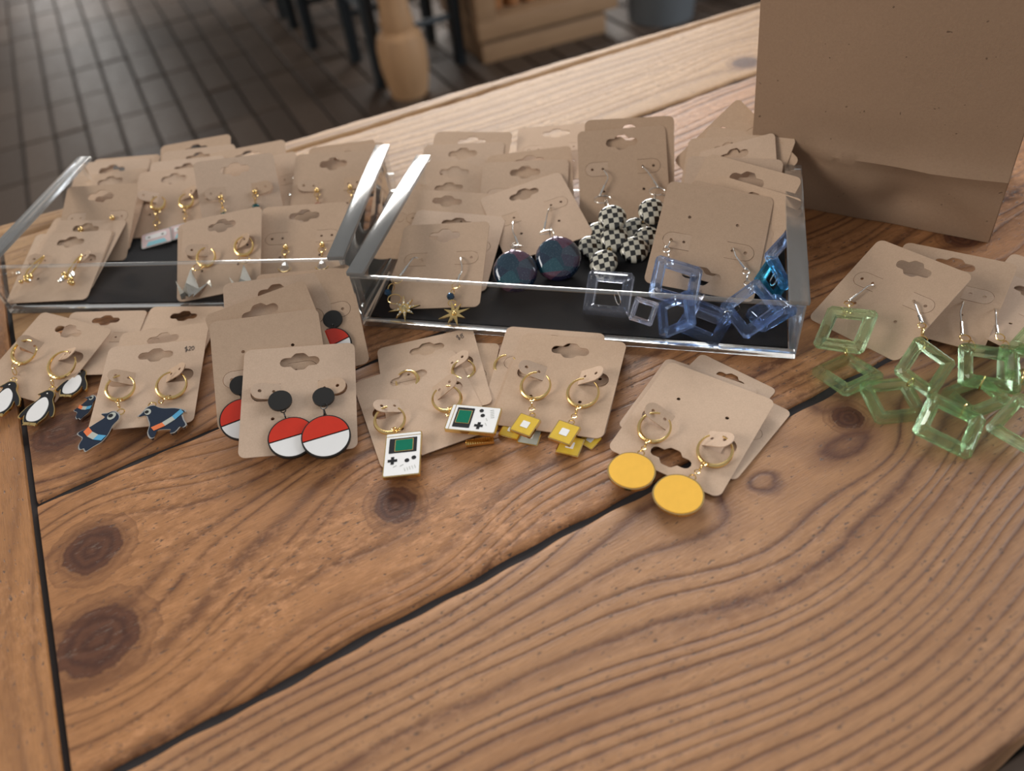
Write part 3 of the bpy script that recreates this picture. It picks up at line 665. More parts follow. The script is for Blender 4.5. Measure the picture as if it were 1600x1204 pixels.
def fill_mesh(name, loops, th, mat):
    cu_ = bpy.data.curves.new(name, 'CURVE'); cu_.dimensions = '2D'; cu_.fill_mode = 'BOTH'; cu_.extrude = th / 2
    for lp in loops:
        s = cu_.splines.new('POLY'); s.points.add(len(lp) - 1); s.use_cyclic_u = True
        for p, (x, y) in zip(s.points, lp): p.co = (x, y, 0, 1)
    o = bpy.data.objects.new(name, cu_); COL.objects.link(o)
    dg = bpy.context.evaluated_depsgraph_get(); me = bpy.data.meshes.new_from_object(o.evaluated_get(dg))
    bpy.data.objects.remove(o); bpy.data.curves.remove(cu_)
    me.name = name; me.materials.clear(); me.materials.append(MATS[mat])
    for v in me.vertices: v.co.z += th / 2
    return me
body_me = fill_mesh('card_body', [rrect(CWd, CHt, .33, 6), hang_outline(), tab_outline(1, .022), tab_outline(-1, .022), circ(1.12, HOLE_Y, .085, 10), circ(-1.12, HOLE_Y, .085, 10)], CTh, 'kraft')
tab_me = {}
for s_ in (1, -1):
    tab_me[s_] = fill_mesh('tab', [tab_outline(s_, 0), circ(s_ * 1.72, TAB_Y, .085, 10), circ(s_ * 1.12, TAB_Y, .075, 10)], CTh, 'kraft')
    for v in tab_me[s_].vertices: v.co.x -= s_ * .82         # hinge at the local origin
CARD = {}
class Frame: pass
def card(key, label, flip=False, lift=(0, 0), group=None):
    q = POSE[key]; f = Frame(); f.c = np.array(q[0:3]); f.x = nrm(q[3:6]); f.y = nrm(q[6:9]); f.n = nrm(np.cross(f.x, f.y)); f.y = np.cross(f.n, f.x); f.s = q[9] / CWd; f.flip = flip
    ex, ey = (f.x, f.y) if not flip else (-f.x, -f.y)
    o = bpy.data.objects.new('earring_card', None); COL.objects.link(o); o.empty_display_size = .1; tag(o, label, 'earring card', group)
    k = f.s * CM
    o.matrix_world = Matrix([[ex[i] * k, ey[i] * k, f.n[i] * k, f.c[i] * CM] for i in range(3)] + [[0, 0, 0, 1]])
    b = bpy.data.objects.new('card_body', body_me); COL.objects.link(b); b.parent = o
    for s_, l in zip((-1, 1), lift):
        t = bpy.data.objects.new('tab', tab_me[s_]); COL.objects.link(t); t.parent = o
        t.location = (s_ * .82, 0, .004); t.rotation_euler = (0, -s_ * math.radians(l), 0)
    f.o = o; CARD[key] = f
    return f
def PX(key, px, py, w=.12):
    """where the sight line of a photo point meets the plane w cm above the card face"""
    f = CARD[key]; d = ray(px, py); return CP + d * (((f.c + f.n * w - CP) @ f.n) / (d @ f.n))
BACKL = 'kraft earring cards at the back of the crane tray'
C_ = [
 ('L1', 'kraft card hindmost in the stack behind the crystal cluster hoops', 0, (0, 0), None),
 ('L2', 'kraft card second from the back of the crystal cluster hoop stack', 0, (0, 0), None),
 ('M1', 'kraft card hindmost behind the cassette charms, only its top edge showing', 0, (0, 0), None),
 ('M2', 'kraft card just in front of the hindmost one behind the cassette charms', 0, (0, 0), None),
 ('M3', 'kraft card rising highest behind the greyish green beaded stud card', 0, (0, 0), None),
 ('M3b', 'kraft card sliver between the green beaded and copper bead stud cards', 0, (0, 0), None),
 ('R1', 'kraft card hindmost behind the copper bead stud card', 0, (0, 0), None),
 ('R2', 'kraft card directly behind the copper bead stud card', 0, (0, 0), None),
 ('L3', 'kraft card third from the back of the crystal cluster hoop stack', 0, (0, 0), None),
 ('M4', 'kraft earring card showing its hang hole just behind the cassette charm card', 0, (0, 0), None),
 ('M5', 'kraft earring card carrying the two little cassette tape charms', 0, (25, 25), None),
 ('L4', 'kraft earring card tucked right behind the card with a single gold ball', 0, (0, 0), None),
 ('L5', 'kraft earring card with a single gold ball stud showing above other cards', 0, (0, 0), None),
 ('R3', 'kraft earring card with gold ball studs and copper drop beside tray corner', 0, (10, 10), None),
 ('M6', 'greyish kraft earring card with ball studs ending in green beads', 0, (12, 12), None),
 ('L6', 'kraft earring card with a gold ball glinting inside its hang hole', 0, (0, 0), None),
 ('L7', 'kraft earring card directly beneath the crystal cluster hoop card', 0, (0, 0), None),
 ('L8', 'kraft earring card holding the gold crystal cluster hoops', 0, (20, 24), None),
 ('R4', 'kraft earring card directly behind the gold stud crystal drop card', 0, (0, 0), None),
 ('R5', 'kraft earring card holding gold ball studs with pale crystal drops', 0, (0, 0), None),
 ('M7b', 'kraft earring card directly beneath the origami crane card', 0, (0, 0), None),
 ('M7', 'kraft earring card holding the silver origami crane earrings', 0, (22, 22), None),
 ('A1', 'kraft earring card at the very back of the column behind the star earrings', 0, (0, 0), None),
 ('B1', 'greyish kraft earring card at the back between the star and checkered columns', 0, (0, 0), None),
 ('B2', 'grey kraft earring card directly behind the checkered disc card', 0, (0, 0), None),
 ('C1', 'kraft card turned corner up behind the blue square crystal cards', 0, (0, 0), None),
 ('A2', 'kraft card fifth behind the star earring card in its shingled column', 0, (0, 0), None),
 ('B4', 'kraft earring card peeking out right behind the blank card above the glass discs', 0, (0, 0), None),
 ('A3', 'kraft card fourth behind the star earring card in its shingled column', 0, (0, 0), None),
 ('C2', 'kraft card just in front of the corner up card behind the blue crystals', 0, (0, 0), None),
 ('C3', 'kraft card third from the back of the blue crystal stack', 0, (0, 0), None),
 ('A4', 'kraft card third behind the star earring card in its shingled column', 0, (0, 0), None),
 ('B5', 'pale kraft earring card with bare hang hole behind the dichroic glass discs', 0, (0, 0), None),
 ('B3', 'grey kraft earring card with hooks carrying black and white checkered discs', 0, (0, 0), None),
 ('C4', 'tilted kraft card with raised corner in the blue crystal stack', 0, (0, 0), None),
 ('A5', 'kraft card second behind the star earring card in its shingled column', 0, (0, 0), None),
 ('C5', 'kraft card directly behind the open hang hole card of the blue crystal stack', 0, (0, 0), None),
 ('C6', 'kraft card with open hang hole right above the upside down blue crystal card', 0, (0, 0), None),
 ('C7', 'kraft card corner poking out between crystal cards and clear tray lip', 0, (0, 0), None),
 ('A6', 'kraft earring card directly behind the star earring card', 0, (0, 0), None),
 ('B6', 'tilted kraft earring card holding two dichroic glass discs', 0, (0, 0), None),
 ('C8', 'kraft card directly beneath the upside down blue crystal card', 1, (0, 0), None),
 ('A7', 'kraft earring card holding the gold star earrings', 0, (0, 0), None),
 ('C9', 'upside down kraft card carrying blue square crystals on hooks', 1, (0, 0), None),
 ('P3', 'kraft card with dark hang hole between the red disc cards and clear tray', 0, (0, 0), None),
 ('P2', 'kraft card partly under the white bellied penguin card', 0, (0, 0), None),
 ('P1', 'tilted kraft card holding white bellied penguin earrings', 0, (26, 30), None),
 ('P4', 'kraft card directly beneath the twenty dollar penguin card', 0, (0, 0), None),
 ('P5', 'kraft card priced twenty dollars holding navy banded penguins', 0, (26, 32), None),
 ('Q0', 'grey kraft card at the very back of the red and white disc stack', 0, (0, 0), None),
 ('Q1', 'grey kraft card leaning back with a black disc stud at its edge', 0, (0, 0), None),
 ('Q2', 'grey kraft card second from the back of the red disc stack', 0, (0, 0), None),
 ('Q3', 'grey kraft card tilted in the middle of the red disc stack', 0, (0, 0), None),
 ('Q4', 'upside down kraft card just behind the front red and white disc card', 1, (0, 0), None),
 ('Q5', 'front kraft card holding two red and white disc earrings', 0, (14, 10), None),
 ('G3', 'kraft card lying lowest, between the eight dollar card and yellow square cards', 0, (0, 0), None),
 ('G1', 'kraft card marked eight dollars behind the game console earrings', 0, (0, 24), None),
 ('G2', 'kraft card holding white handheld game console earrings', 0, (26, 28), None),
 ('S1', 'kraft card at the bottom of the yellow square charm stack', 0, (0, 0), None),
 ('S2', 'kraft card in the middle of the yellow square charm stack', 0, (0, 0), None),
 ('S3', 'top kraft card holding two yellow square charms', 0, (22, 30), None),
 ('T1', 'kraft card peeking out above the yellow pebble charm card', 0, (0, 0), None),
 ('T2', 'kraft card corner sticking out on the crystal side of the yellow pebble charms', 0, (0, 0), None),
 ('T3', 'kraft card directly beneath the yellow pebble charm card', 0, (0, 0), None),
 ('T4', 'upside down kraft card holding two yellow pebble charms', 1, (26, 24), None),
 ('N3', 'kraft card at the edge of the green crystals, away from the clear trays', 0, (0, 0), None),
 ('N4', 'kraft card lying partly under the second green crystal card', 0, (0, 0), None),
 ('N2', 'kraft card behind the front green crystal card, by the paper bag', 0, (0, 0), None),
 ('N1', 'front kraft card holding green square crystal earrings by the paper bag', 0, (0, 0), None),
]
GRP = dict(L='kraft cards in the crane tray', M='kraft cards in the crane tray', R='kraft cards in the crane tray', A='kraft cards in the crystal tray', B='kraft cards in the crystal tray', C='kraft cards in the crystal tray',
    P='penguin earring cards', Q='red and white disc cards', G='game console cards', S='yellow square cards', T='yellow pebble cards', N='green crystal cards')
for key, lab, fl, lift, grp in C_: card(key, lab, bool(fl), lift, GRP[key[0]])
# hand written prices
def price(key, strokes, px, py, size, slope):
    f = CARD[key]; O = PX(key, px, py, CTh * f.s + .008); a = math.radians(slope); ex = f.x * math.cos(a) + f.y * math.sin(a); ey = -f.x * math.sin(a) + f.y * math.cos(a)
    bm = BM()
    for st in strokes:
        tube(bm, [O + ex * x * size + ey * y * size for x, y in st], .012, 5)
    o = build('price_mark', bm, 'ink', None, (0, 0, 0)); o.parent = f.o; o.matrix_parent_inverse = f.o.matrix_world.inverted()
    o['label'] = 'handwritten ink price'
arc = lambda cx, cy, rx, ry, a0, a1, n=10: [(cx + rx * math.cos(math.radians(a0 + (a1 - a0) * k / n)), cy + ry * math.sin(math.radians(a0 + (a1 - a0) * k / n))) for k in range(n + 1)]
DOL = [arc(0, .25, .22, .24, 40, 270, 8) + arc(0, -.22, .22, .24, 90, -140, 8), [(.02, .72), (-.02, -.72)]]
EIGHT = [arc(.62, .27, .17, .2, -60, 300, 14), arc(.60, -.2, .2, .26, 70, 430, 14), [(.72, .42), (.92, .62)]]
TWO = [arc(.58, .25, .18, .22, 160, -30, 9) + [(.38, -.45), (.8, -.42)]]
ZERO = [arc(1.1, 0, .2, .44, 0, 360, 14)]
# ------------------------------------------------------------------ earrings
def link_chain(e, a, b, mat, n=2, r=.1, name='chain_link'):
    a, b = np.asarray(a), np.asarray(b); d = b - a
    for k in range(n):
        bm = BM(); c = a + d * ((k + .5) / n); L = np.linalg.norm(d) / n
        x, y, z = frame_of(d); nn = x if k % 2 else y
        torus(bm, c, nn, max(r, L * .42), .022 + .2 * r * .2, 12, 5); build(name, bm, mat, e)
def leverback(e, key, px, py, R, opening, mat='gold', w=.26):
    """open crescent hoop, thickest opposite its opening (degrees in the card plane)"""
    f = CARD[key]; c = PX(key, px, py, w); a0 = math.radians(opening)
    bm = BM()
    nn = nrm(f.n - .28 * f.y)
    torus(bm, c, nn, R, .074, 30, 8, (opening + 22, opening + 338), lambda a: .55 + .75 * (0.5 - .5 * math.cos(a - a0)) ** 1.5, xdir=f.x)
    build('hoop', bm, mat, e)
    return c, nn
def ring(e, c, n, R, mat='gold', r=.03, name='jump_ring'):
    bm = BM(); torus(bm, c, n, R, r, 16, 6); return build(name, bm, mat, e)
def hook(e, key, hole, bend, end, mat='silver', w=.22):
    f = CARD[key]; h = PX(key, *hole, .0); b = PX(key, *bend, w + .05); z = PX(key, *end, w)
    bm = BM(); tube(bm, spline([h - f.n * .15, h + f.n * .12, (h + b) / 2 + f.n * .17, b, (b + z) / 2, z], 6), .036, 7); build('ear_wire', bm, mat, e)
    bm = BM(); q = b + (z - b) * .45; tube(bm, [q, z], [.065, .065], 8); ball(bm, z, .085, 8); build('coil', bm, mat, e)
    return z
def charm_axes(key, A, B, w):
    f = CARD[key]; a = PX(key, *A, w); b = PX(key, *B, w); dn = nrm(b - a); H = float(np.linalg.norm(b - a)); ey = -dn; ex = np.cross(ey, f.n)
    return (a + b) / 2, nrm(ex), ey, f.n, H
def earring(key_loc, label, group=None):
    for w_, g_ in (('white bellied', 'white penguin charms'), ('white penguin', 'white penguin charms'), ('navy', 'navy banded penguin charms'), ('red and white', 'red and white disc earrings'), ('console charm', 'console earrings'), ('square charm', 'square charm earrings'), ('pebble charm', 'yellow pebble earrings'), ('green ', 'green crystal earrings'), ('square crystal', 'blue crystal earrings'), ('star earring', 'star earrings'), ('dichroic', 'dichroic disc earrings'), ('checkered disc', 'checkered disc earrings'), ('cluster', 'crystal cluster hoops'), ('cassette', 'cassette charms'), ('crane', 'origami crane earrings'), ('stud', 'ball stud earrings')):
        if group is None and w_ in label: group = g_
    return thing('earring', label, 'earring', key_loc, group)
def sub(name, bm, mat, parent): return build(name, bm, mat, parent)
price('G1', DOL + EIGHT, 716, 527, .30, 12)
price('P5', DOL + TWO + ZERO, 291, 545, .28, 6)
# --- white bellied penguins
W_BODY = smooth_closed([(-.06, .5), (.10, .47), (.17, .36), (.20, .22), (.36, -.02), (.42, -.22), (.36, -.25), (.26, -.1), (.24, -.28), (.14, -.44), (.10, -.5), (-.18, -.5), (-.26, -.42), (-.32, -.26), (-.36, -.36), (-.44, -.30), (-.34, -.02), (-.18, .2), (-.17, .34), (-.26, .35), (-.16, .43)], 3)
W_DARK = [(x * .93, y * .95) for x, y in W_BODY]
W_BELLY = smooth_closed([(0, .27), (.14, .12), (.19, -.1), (.15, -.32), (.02, -.42), (-.16, -.40), (-.24, -.22), (-.22, -.02), (-.12, .2)], 4)
def penguin_white(key, hp, hr, ho, A, B, label, w=.25, hoop=True):
    O, ex, ey, n, H = charm_axes(key, A, B, w); e = earring(O, label)
    if hoop:
        c, nn = leverback(e, key, *hp, hr, ho)
        f = CARD[key]; top = O + ey * H * .52; st = c - f.y * hr
        link_chain(e, st, top + (st - top) * .3, 'gold', 2, .08); ring(e, top + ey * .05, n, .15)
    bm = BM(); plate(bm, [(x * H, y * H) for x, y in W_BODY], O, ex, ey, n, -.06, .06); ch = build('charm', bm, 'gold', e)
    bm = BM(); plate(bm, [(x * H, y * H) for x, y in W_DARK], O, ex, ey, n, .061, .075); sub('black_enamel', bm, 'enamel_black', ch)
    bm = BM(); plate(bm, [(x * H, y * H) for x, y in W_BELLY], O, ex, ey, n, .076, .095); sub('white_enamel', bm, 'enamel_white', ch)
    bm = BM(); ball(bm, O + ex * (-.02 * H) + ey * .38 * H + n * .08, .04, 8); sub('eye', bm, 'silver', ch)
    for s in (-.1, .04):
        bm = BM(); plate(bm, [((s + x) * H, (-.5 + y) * H) for x, y in ((-.08, .04), (.07, .04), (.09, -.05), (.0, -.03), (-.1, -.05))], O, ex, ey, n, .062, .1); sub('foot', bm, 'gold', ch)
PW = 'white bellied black penguin charm on a gold hoop beside the banded penguins'
penguin_white('P1', (38, 549), .62, 60, (20, 596), (-2, 650), 'white bellied penguin charm farther from the navy banded penguins')
penguin_white('P1', (97, 569), .68, 70, (80, 610), (50, 664), 'white bellied penguin charm on a gold hoop next to a half hidden penguin')
penguin_white('P2', (0, 0), 0, 0, (130, 578), (106, 620), 'white penguin charm half hidden under a card between the two penguin pairs', .02, False)
# --- navy banded penguins
N_A = smooth_closed([(-.02, .5), (.12, .48), (.2, .38), (.19, .2), (.24, .0), (.24, -.2), (.16, -.36), (.10, -.5), (.02, -.46), (-.04, -.5), (-.12, -.42), (-.16, -.26), (-.30, -.22), (-.32, -.16), (-.22, -.02), (-.14, .16), (-.08, .32), (-.2, .36), (-.1, .42)], 3)
def band(e, ch, O, ex, ey, n, H, pts, w):
    P = [np.array(p) for p in pts]; L = len(P) - 1; cols = ('enamel_orange', 'enamel_grey', 'enamel_blue')
    for k in range(3):
        a = P[0] + (P[1] - P[0]) * (k / 3); b = P[0] + (P[1] - P[0]) * ((k + 1) / 3); d = (b - a) / np.linalg.norm(b - a); m = np.array([-d[1], d[0]]) * w
        bow = lambda t: m * (-.9 * (1 - (2 * t - 1) ** 2)); ta, tb = k / 3, (k + 1) / 3
        q = [a + m + bow(ta), b + m + bow(tb), b - m + bow(tb), a - m + bow(ta)]
        bm = BM(); plate(bm, [(x * H, y * H) for x, y in q], O, ex, ey, n, .078, .092); sub('band_enamel', bm, cols[k], ch)
def penguin_navy(key, hp, hr, ho, A, B, label, shape, bandpts, face, w=.26, hoop=True, bw=.065, group=None):
    O, ex, ey, n, H = charm_axes(key, A, B, w); e = earring(O, label, group)
    if hoop:
        c, nn = leverback(e, key, *hp, hr, ho); f = CARD[key]; top = O + ey * H * .5 + ex * face[2] * H; st = c - f.y * hr
        link_chain(e, st, top + (st - top) * .35, 'gold', 2, .08); ring(e, top + ey * .08, n, .16)
    bm = BM(); plate(bm, [(x * H, y * H) for x, y in shape], O, ex, ey, n, -.07, .06); ch = build('charm', bm, 'silver', e)
    bm = BM(); plate(bm, [(x * H * .93, y * H * .94) for x, y in shape], O, ex, ey, n, .061, .077); sub('navy_enamel', bm, 'enamel_navy', ch)
    band(e, ch, O, ex, ey, n, H, bandpts, bw)
    fx, fy = face[0], face[1]
    bm = BM(); plate(bm, [((fx + x) * H, (fy + y) * H) for x, y in circ(0, 0, .075, 12, 1.25)], O, ex, ey, n, .078, .088); fc = sub('face_patch', bm, 'enamel_grey', ch)
    bm = BM(); plate(bm, [((fx + x - .02) * H, (fy + y) * H) for x, y in circ(0, 0, .045, 10)], O, ex, ey, n, .089, .1); sub('eye', bm, 'enamel_black', ch)
penguin_navy('P5', (188, 605), .62, 75, (180, 643), (127, 705), 'navy penguin charm with orange, grey and blue band, stretched out off its card', N_A, [(-.22, -.06), (.22, -.12)], (.03, .37, 0.1))
N_B = smooth_closed([(-.30, .5), (-.16, .50), (-.06, .40), (.08, .32), (.30, .25), (.50, .12), (.52, .04), (.44, .05), (.46, -.18), (.50, -.34), (.42, -.40), (.36, -.36), (.30, -.42), (.22, -.48), (.12, -.47), (.16, -.38), (.02, -.32), (-.14, -.30), (-.22, -.46), (-.32, -.46), (-.36, -.28), (-.30, -.08), (-.32, .10), (-.36, .25), (-.54, .27), (-.44, .36)], 3)
penguin_navy('P5', (268, 601), .66, 75, (252, 631), (258, 682), 'plump navy penguin charm facing its card edge beneath the twenty dollar mark', N_B, [(-.24, -.22), (.44, .10)], (-.30, .33, -.2))
penguin_navy('P4', (0, 0), 0, 0, (146, 618), (122, 656), 'navy banded penguin charm half hidden beneath the twenty dollar card', N_A, [(-.22, -.02), (.22, .02)], (.03, .37, .1), .02, False)
# --- red and white discs
def disc_earring(key, stud, sr, disc, dr, label, group, w, dw):
    f = CARD[key]; c = PX(key, *stud, w); e = earring(c, label, group)
    ax = (f.x, f.y, f.n)
    bm = BM(); plate(bm, circ(0, 0, sr, 28), c, f.x, f.y, f.n, -.06, .06); bevel_small(bm); build('stud_disc', bm, 'black_metal', e)
    d = PX(key, *disc, dw); ey = nrm(c - d - f.n * ((c - d) @ f.n)); ex = np.cross(ey, f.n)
    link_chain(e, c - ey * sr * .75 + f.n * .04, d + ey * dr * 1.02, 'black_metal', 2, .09)
    bm = BM(); plate(bm, circ(0, 0, dr, 40), d, ex, ey, f.n, -.08, .06); ch = build('charm', bm, 'black_metal', e)
    R = dr * .94; tilt = math.radians(14); cut = .08
    pts = [(R * math.cos(a), R * math.sin(a)) for a in np.linspace(math.radians(2) + tilt, math.radians(178) + tilt, 24)]
    bm = BM(); plate(bm, pts, d, f.x, f.y, f.n, .061, .085); sub('red_enamel', bm, 'enamel_red', ch)
    pts = [(R * math.cos(a), R * math.sin(a)) for a in np.linspace(math.radians(182) + tilt, math.radians(358) + tilt, 24)]
    bm = BM(); plate(bm, pts, d, f.x, f.y, f.n, .061, .085); sub('white_enamel', bm, 'enamel_white', ch)
def bevel_small(bm): pass
RW = 'two tone red and white round charm hanging from a glossy black disc stud'
disc_earring('Q5', (437.8, 626), .50, (456, 683.5), .98, 'red and white round charm partly covered by its twin on the front disc card', None, .30, .16)
disc_earring('Q5', (505.6, 620), .47, (509.6, 682), 1.02, 'red and white round charm overlapping its twin on the front disc card', None, .22, .36)
disc_earring('Q4', (376, 602), .46, (380, 655), .98, 'red and white charm mostly hidden behind the front disc card', None, .10, .10)
disc_earring('Q1', (520, 499), .46, (520, 540), .9, 'red and white charm mostly hidden on the leaning grey card', None, .09, .09)
# --- handheld consoles
def console(key, hp, hr, ho, A, B, label, group, w=.32, ringpx=None):
    O, ex, ey, n, H = charm_axes(key, A, B, w); Wd = H * .66; e = earring(O, label, group)
    c, nn = leverback(e, key, *hp, hr, ho); f = CARD[key]; top = PX(key, *ringpx, w) if ringpx else O + ey * H * .5
    st = c - f.y * hr * .9; link_chain(e, st, top, 'gold', 3, .1)
    bm = BM(); plate(bm, rrect(Wd, H, .07, 3), O, ex, ey, n, -.1, .07); ch = build('charm', bm, 'gold', e)
    bm = BM(); plate(bm, rrect(Wd * .94, H * .955, .05, 3), O, ex, ey, n, .071, .09); sub('white_enamel', bm, 'enamel_white', ch)
    def pl(name, mat, cx, cy, ww, hh, z0, z1, r=.02):
        bm = BM(); plate(bm, rrect(ww * H, hh * H, r, 2), O + ex * cx * H + ey * cy * H, ex, ey, n, z0, z1); return sub(name, bm, mat, ch)
    pl('screen_bezel', 'enamel_black', 0, .19, .50, .34, .091, .10, .03); pl('screen_rim', 'gold', .02, .19, .34, .28, .101, .108); pl('screen', 'enamel_green', .02, .19, .31, .25, .109, .116)
    pl('cap_line', 'gold', 0, .415, .62, .012, .091, .096, .004)
    bm = BM(); q = .028
    plate(bm, [(x * H, y * H) for x, y in ((-q, 3 * q), (q, 3 * q), (q, q), (3 * q, q), (3 * q, -q), (q, -q), (q, -3 * q), (-q, -3 * q), (-q, -q), (-3 * q, -q), (-3 * q, q), (-q, q))], O + ex * (-.17 * H) + ey * (-.15 * H), ex, ey, n, .091, .102); sub('direction_pad', bm, 'enamel_black', ch)
    for x, y in ((.09, -.17), (.21, -.12)):
        bm = BM(); plate(bm, circ(0, 0, .042 * H, 14), O + ex * x * H + ey * y * H, ex, ey, n, .091, .102); sub('button', bm, 'enamel_black', ch)
    for k in range(2):
        bm = BM(); p = O + ex * (-.12 + .12 * k) * H + ey * (-.28 + .01 * k) * H + n * .093; tube(bm, [p - (ex + ey * .6) * .03 * H, p + (ex + ey * .6) * .03 * H], .012, 5); sub('button_bar', bm, 'enamel_grey', ch)
    for k in range(5):
        bm = BM(); p = O + ex * (.06 + .045 * k) * H + ey * (-.37 + .012 * k) * H + n * .093; tube(bm, [p - (ex * .3 - ey) * .035 * H, p + (ex * .3 - ey) * .035 * H], .010, 5); sub('speaker_slot', bm, 'enamel_grey', ch)
console('G2', (609, 655), .64, 60, (632, 677), (627, 745), 'white handheld console charm hanging upright over its card edge', None, .34, (623, 672))
console('G2', (698, 622), .62, 95, (701, 652), (779, 659), 'white handheld console charm lying on its side beside the yellow squares', None, .42, (700, 650))
e = earring(PX('G1', 640, 590, .1), 'gold hoop seen through the hang hole of the console card'); leverback(e, 'G1', 636, 594, .5, 150, w=.10)
e = earring(PX('G1', 728, 573, .1), 'gold hoop on the eight dollar card, half covered by the console card'); leverback(e, 'G1', 724, 577, .5, 75, w=.12)
e = earring(PX('S1', 789, 568, .1), 'gold hoop peeking out beneath the yellow square charm card'); leverback(e, 'S1', 790, 570, .5, 75, w=.05)
O, ex, ey, n, H = charm_axes('G3', (728, 693), (772, 687), .1)
e = earring(O, 'ribbed gold charm edge beneath the sideways console charm')
bm = BM(); box(bm, O, ey, ex, n, H, .3, .16); bevel(bm, .03, 2); ch = build('charm', bm, 'gold', e)
for k in range(12):
    bm = BM(); p = O + ey * H * (-.45 + .9 * k / 11) + n * .085; tube(bm, [p - ex * .14, p + ex * .14], .025, 5); sub('rib', bm, 'gold', ch)
# --- yellow squares
def square_charm(key, hp, hr, ho, ctr, size, ang, label, group, w=.3, mat='enamel_amber', hoop=True):
    f = CARD[key]; O = PX(key, *ctr, w); a = math.radians(ang); ex = f.x * math.cos(a) + f.y * math.sin(a); ey = np.cross(f.n, ex); e = earring(O, label, group)
    if hoop:
        c, nn = leverback(e, key, *hp, hr, ho); st = c - f.y * hr; top = O + ey * size * .55
        link_chain(e, st, top + (st - top) * .25, 'gold', 3, .09); ring(e, top + ey * .06, f.n, .12)
    bm = BM(); plate(bm, rrect(size, size, .04, 2), O, ex, ey, f.n, -.07, .06); ch = build('charm', bm, 'gold', e)
    bm = BM(); plate(bm, rrect(size * .9, size * .9, .03, 2), O, ex, ey, f.n, .061, .08); sub('yellow_enamel', bm, mat, ch)
    bm = BM(); plate(bm, rrect(size * .34, size * .34, .03, 2), O, ex, ey, f.n, .081, .092); sub('white_enamel', bm, 'enamel_white', ch)
square_charm('S3', (837, 602), .64, 75, (821, 664.5), .98, -14, 'yellow enamel square charm with white centre, beside the sideways console charm', None)
square_charm('S3', (911, 613), .66, 75, (882, 676.5), 1.02, -14, 'yellow enamel square charm with white centre, beside the yellow pebble charms', None)
square_charm('S2', (0, 0), 0, 0, (800, 672), .9, -8, 'yellow square charm edge peeking out under the top card, next to the console', None, .0, 'enamel_amber', False)
square_charm('S2', (0, 0), 0, 0, (891, 697), .98, -6, 'olive yellow square charm directly beneath another yellow square charm', None, .05, 'enamel_amber', False)
square_charm('S1', (0, 0), 0, 0, (828, 682), .9, -4, 'greyish square charm between two yellow square charms', None, .02, 'enamel_grey', False)
square_charm('S1', (0, 0), 0, 0, (922, 688), .75, -30, 'small yellow charm corner poking out below the square charm card', None, .05, 'enamel_amber', False)
# --- yellow pebble charms
PEB = smooth_closed([(-.02, .5), (.22, .46), (.42, .28), (.50, .02), (.44, -.24), (.24, -.44), (-.04, -.5), (-.30, -.42), (-.47, -.2), (-.48, .08), (-.38, .32), (-.2, .46)], 4)
def pebble(key, hp, hr, ho, ctr, size, label, w=.32):
    f = CARD[key]; O = PX(key, *ctr, w); e = earring(O, label); c, nn = leverback(e, key, *hp, hr, ho); d = nrm(c - O - f.n * ((c - O) @ f.n)); top = O + d * size * .5
    st = c - d * hr; link_chain(e, st, top + (st - top) * .3, 'gold', 3, .09); ring(e, top + d * .08, f.n, .13)
    ey = f.y; ex = f.x
    bm = BM(); plate(bm, [(x * size * 1.08, y * size) for x, y in PEB], O, ex, ey, f.n, -.08, .06); ch = build('charm', bm, 'gold', e)
    bm = BM(); plate(bm, [(x * size * 1.01, y * size * .93) for x, y in PEB], O, ex, ey, f.n, .061, .085); sub('yellow_enamel', bm, 'enamel_yellow', ch)
pebble('T4', (1023, 667), .64, 75, (987, 736), 1.72, 'plain yellow enamel pebble charm nearer the yellow square charms')
pebble('T4', (1117, 703), .66, 110, (1060, 773), 1.78, 'plain yellow enamel pebble charm hanging lowest over the plank seam')
# --- square step-cut crystals
def crystal_frame(e, key, mat, name='crystal_frame', hole=.55, th=.56):
    q = POSE[key]; c = np.array(q[:3]); x = nrm(q[3:6]); y = nrm(q[6:9]); n = nrm(np.cross(x, y)); y = np.cross(n, x); w = q[9] * 1.13
    bm = BM(); loops = []
    for k, z in ((1.0, -.30), (1.0, .0), (.90, .28), (.87, .30), (.76, .5), (.71, .5), (hole, .12), (hole, -.30), (.77, -.5)):
        ch = .07 * w * (1 if k > .8 else .25); h = k * w / 2; P = []
        for sx, sy in ((1, 1), (-1, 1), (-1, -1), (1, -1)):
            a, b = ((h, h - ch), (h - ch, h)) if sx * sy > 0 else ((h - ch, h), (h, h - ch))
            P += [(sx * a[0], sy * a[1]), (sx * b[0], sy * b[1])]
        loops.append([bm.verts.new(c + x * px + y * py + n * (z * th)) for px, py in P])
    m = len(loops)
    for i in range(m):
        a, b = loops[i], loops[(i + 1) % m]
        for k in range(8): bm.faces.new((a[k], a[(k + 1) % 8], b[(k + 1) % 8], b[k]))
    o = build(name, bm, mat, e, smooth=False)
    return c, x, y, n, w
def jr(e, a, b, mat):
    a, b = np.asarray(a), np.asarray(b); d = b - a; bm = BM(); x, y, z = frame_of(d)
    L = float(np.linalg.norm(d)); torus(bm, (a + b) / 2 if L < .7 else a, x, min(.34, max(.2, L * .55)), .03, 18, 6); build('jump_ring', bm, mat, e)
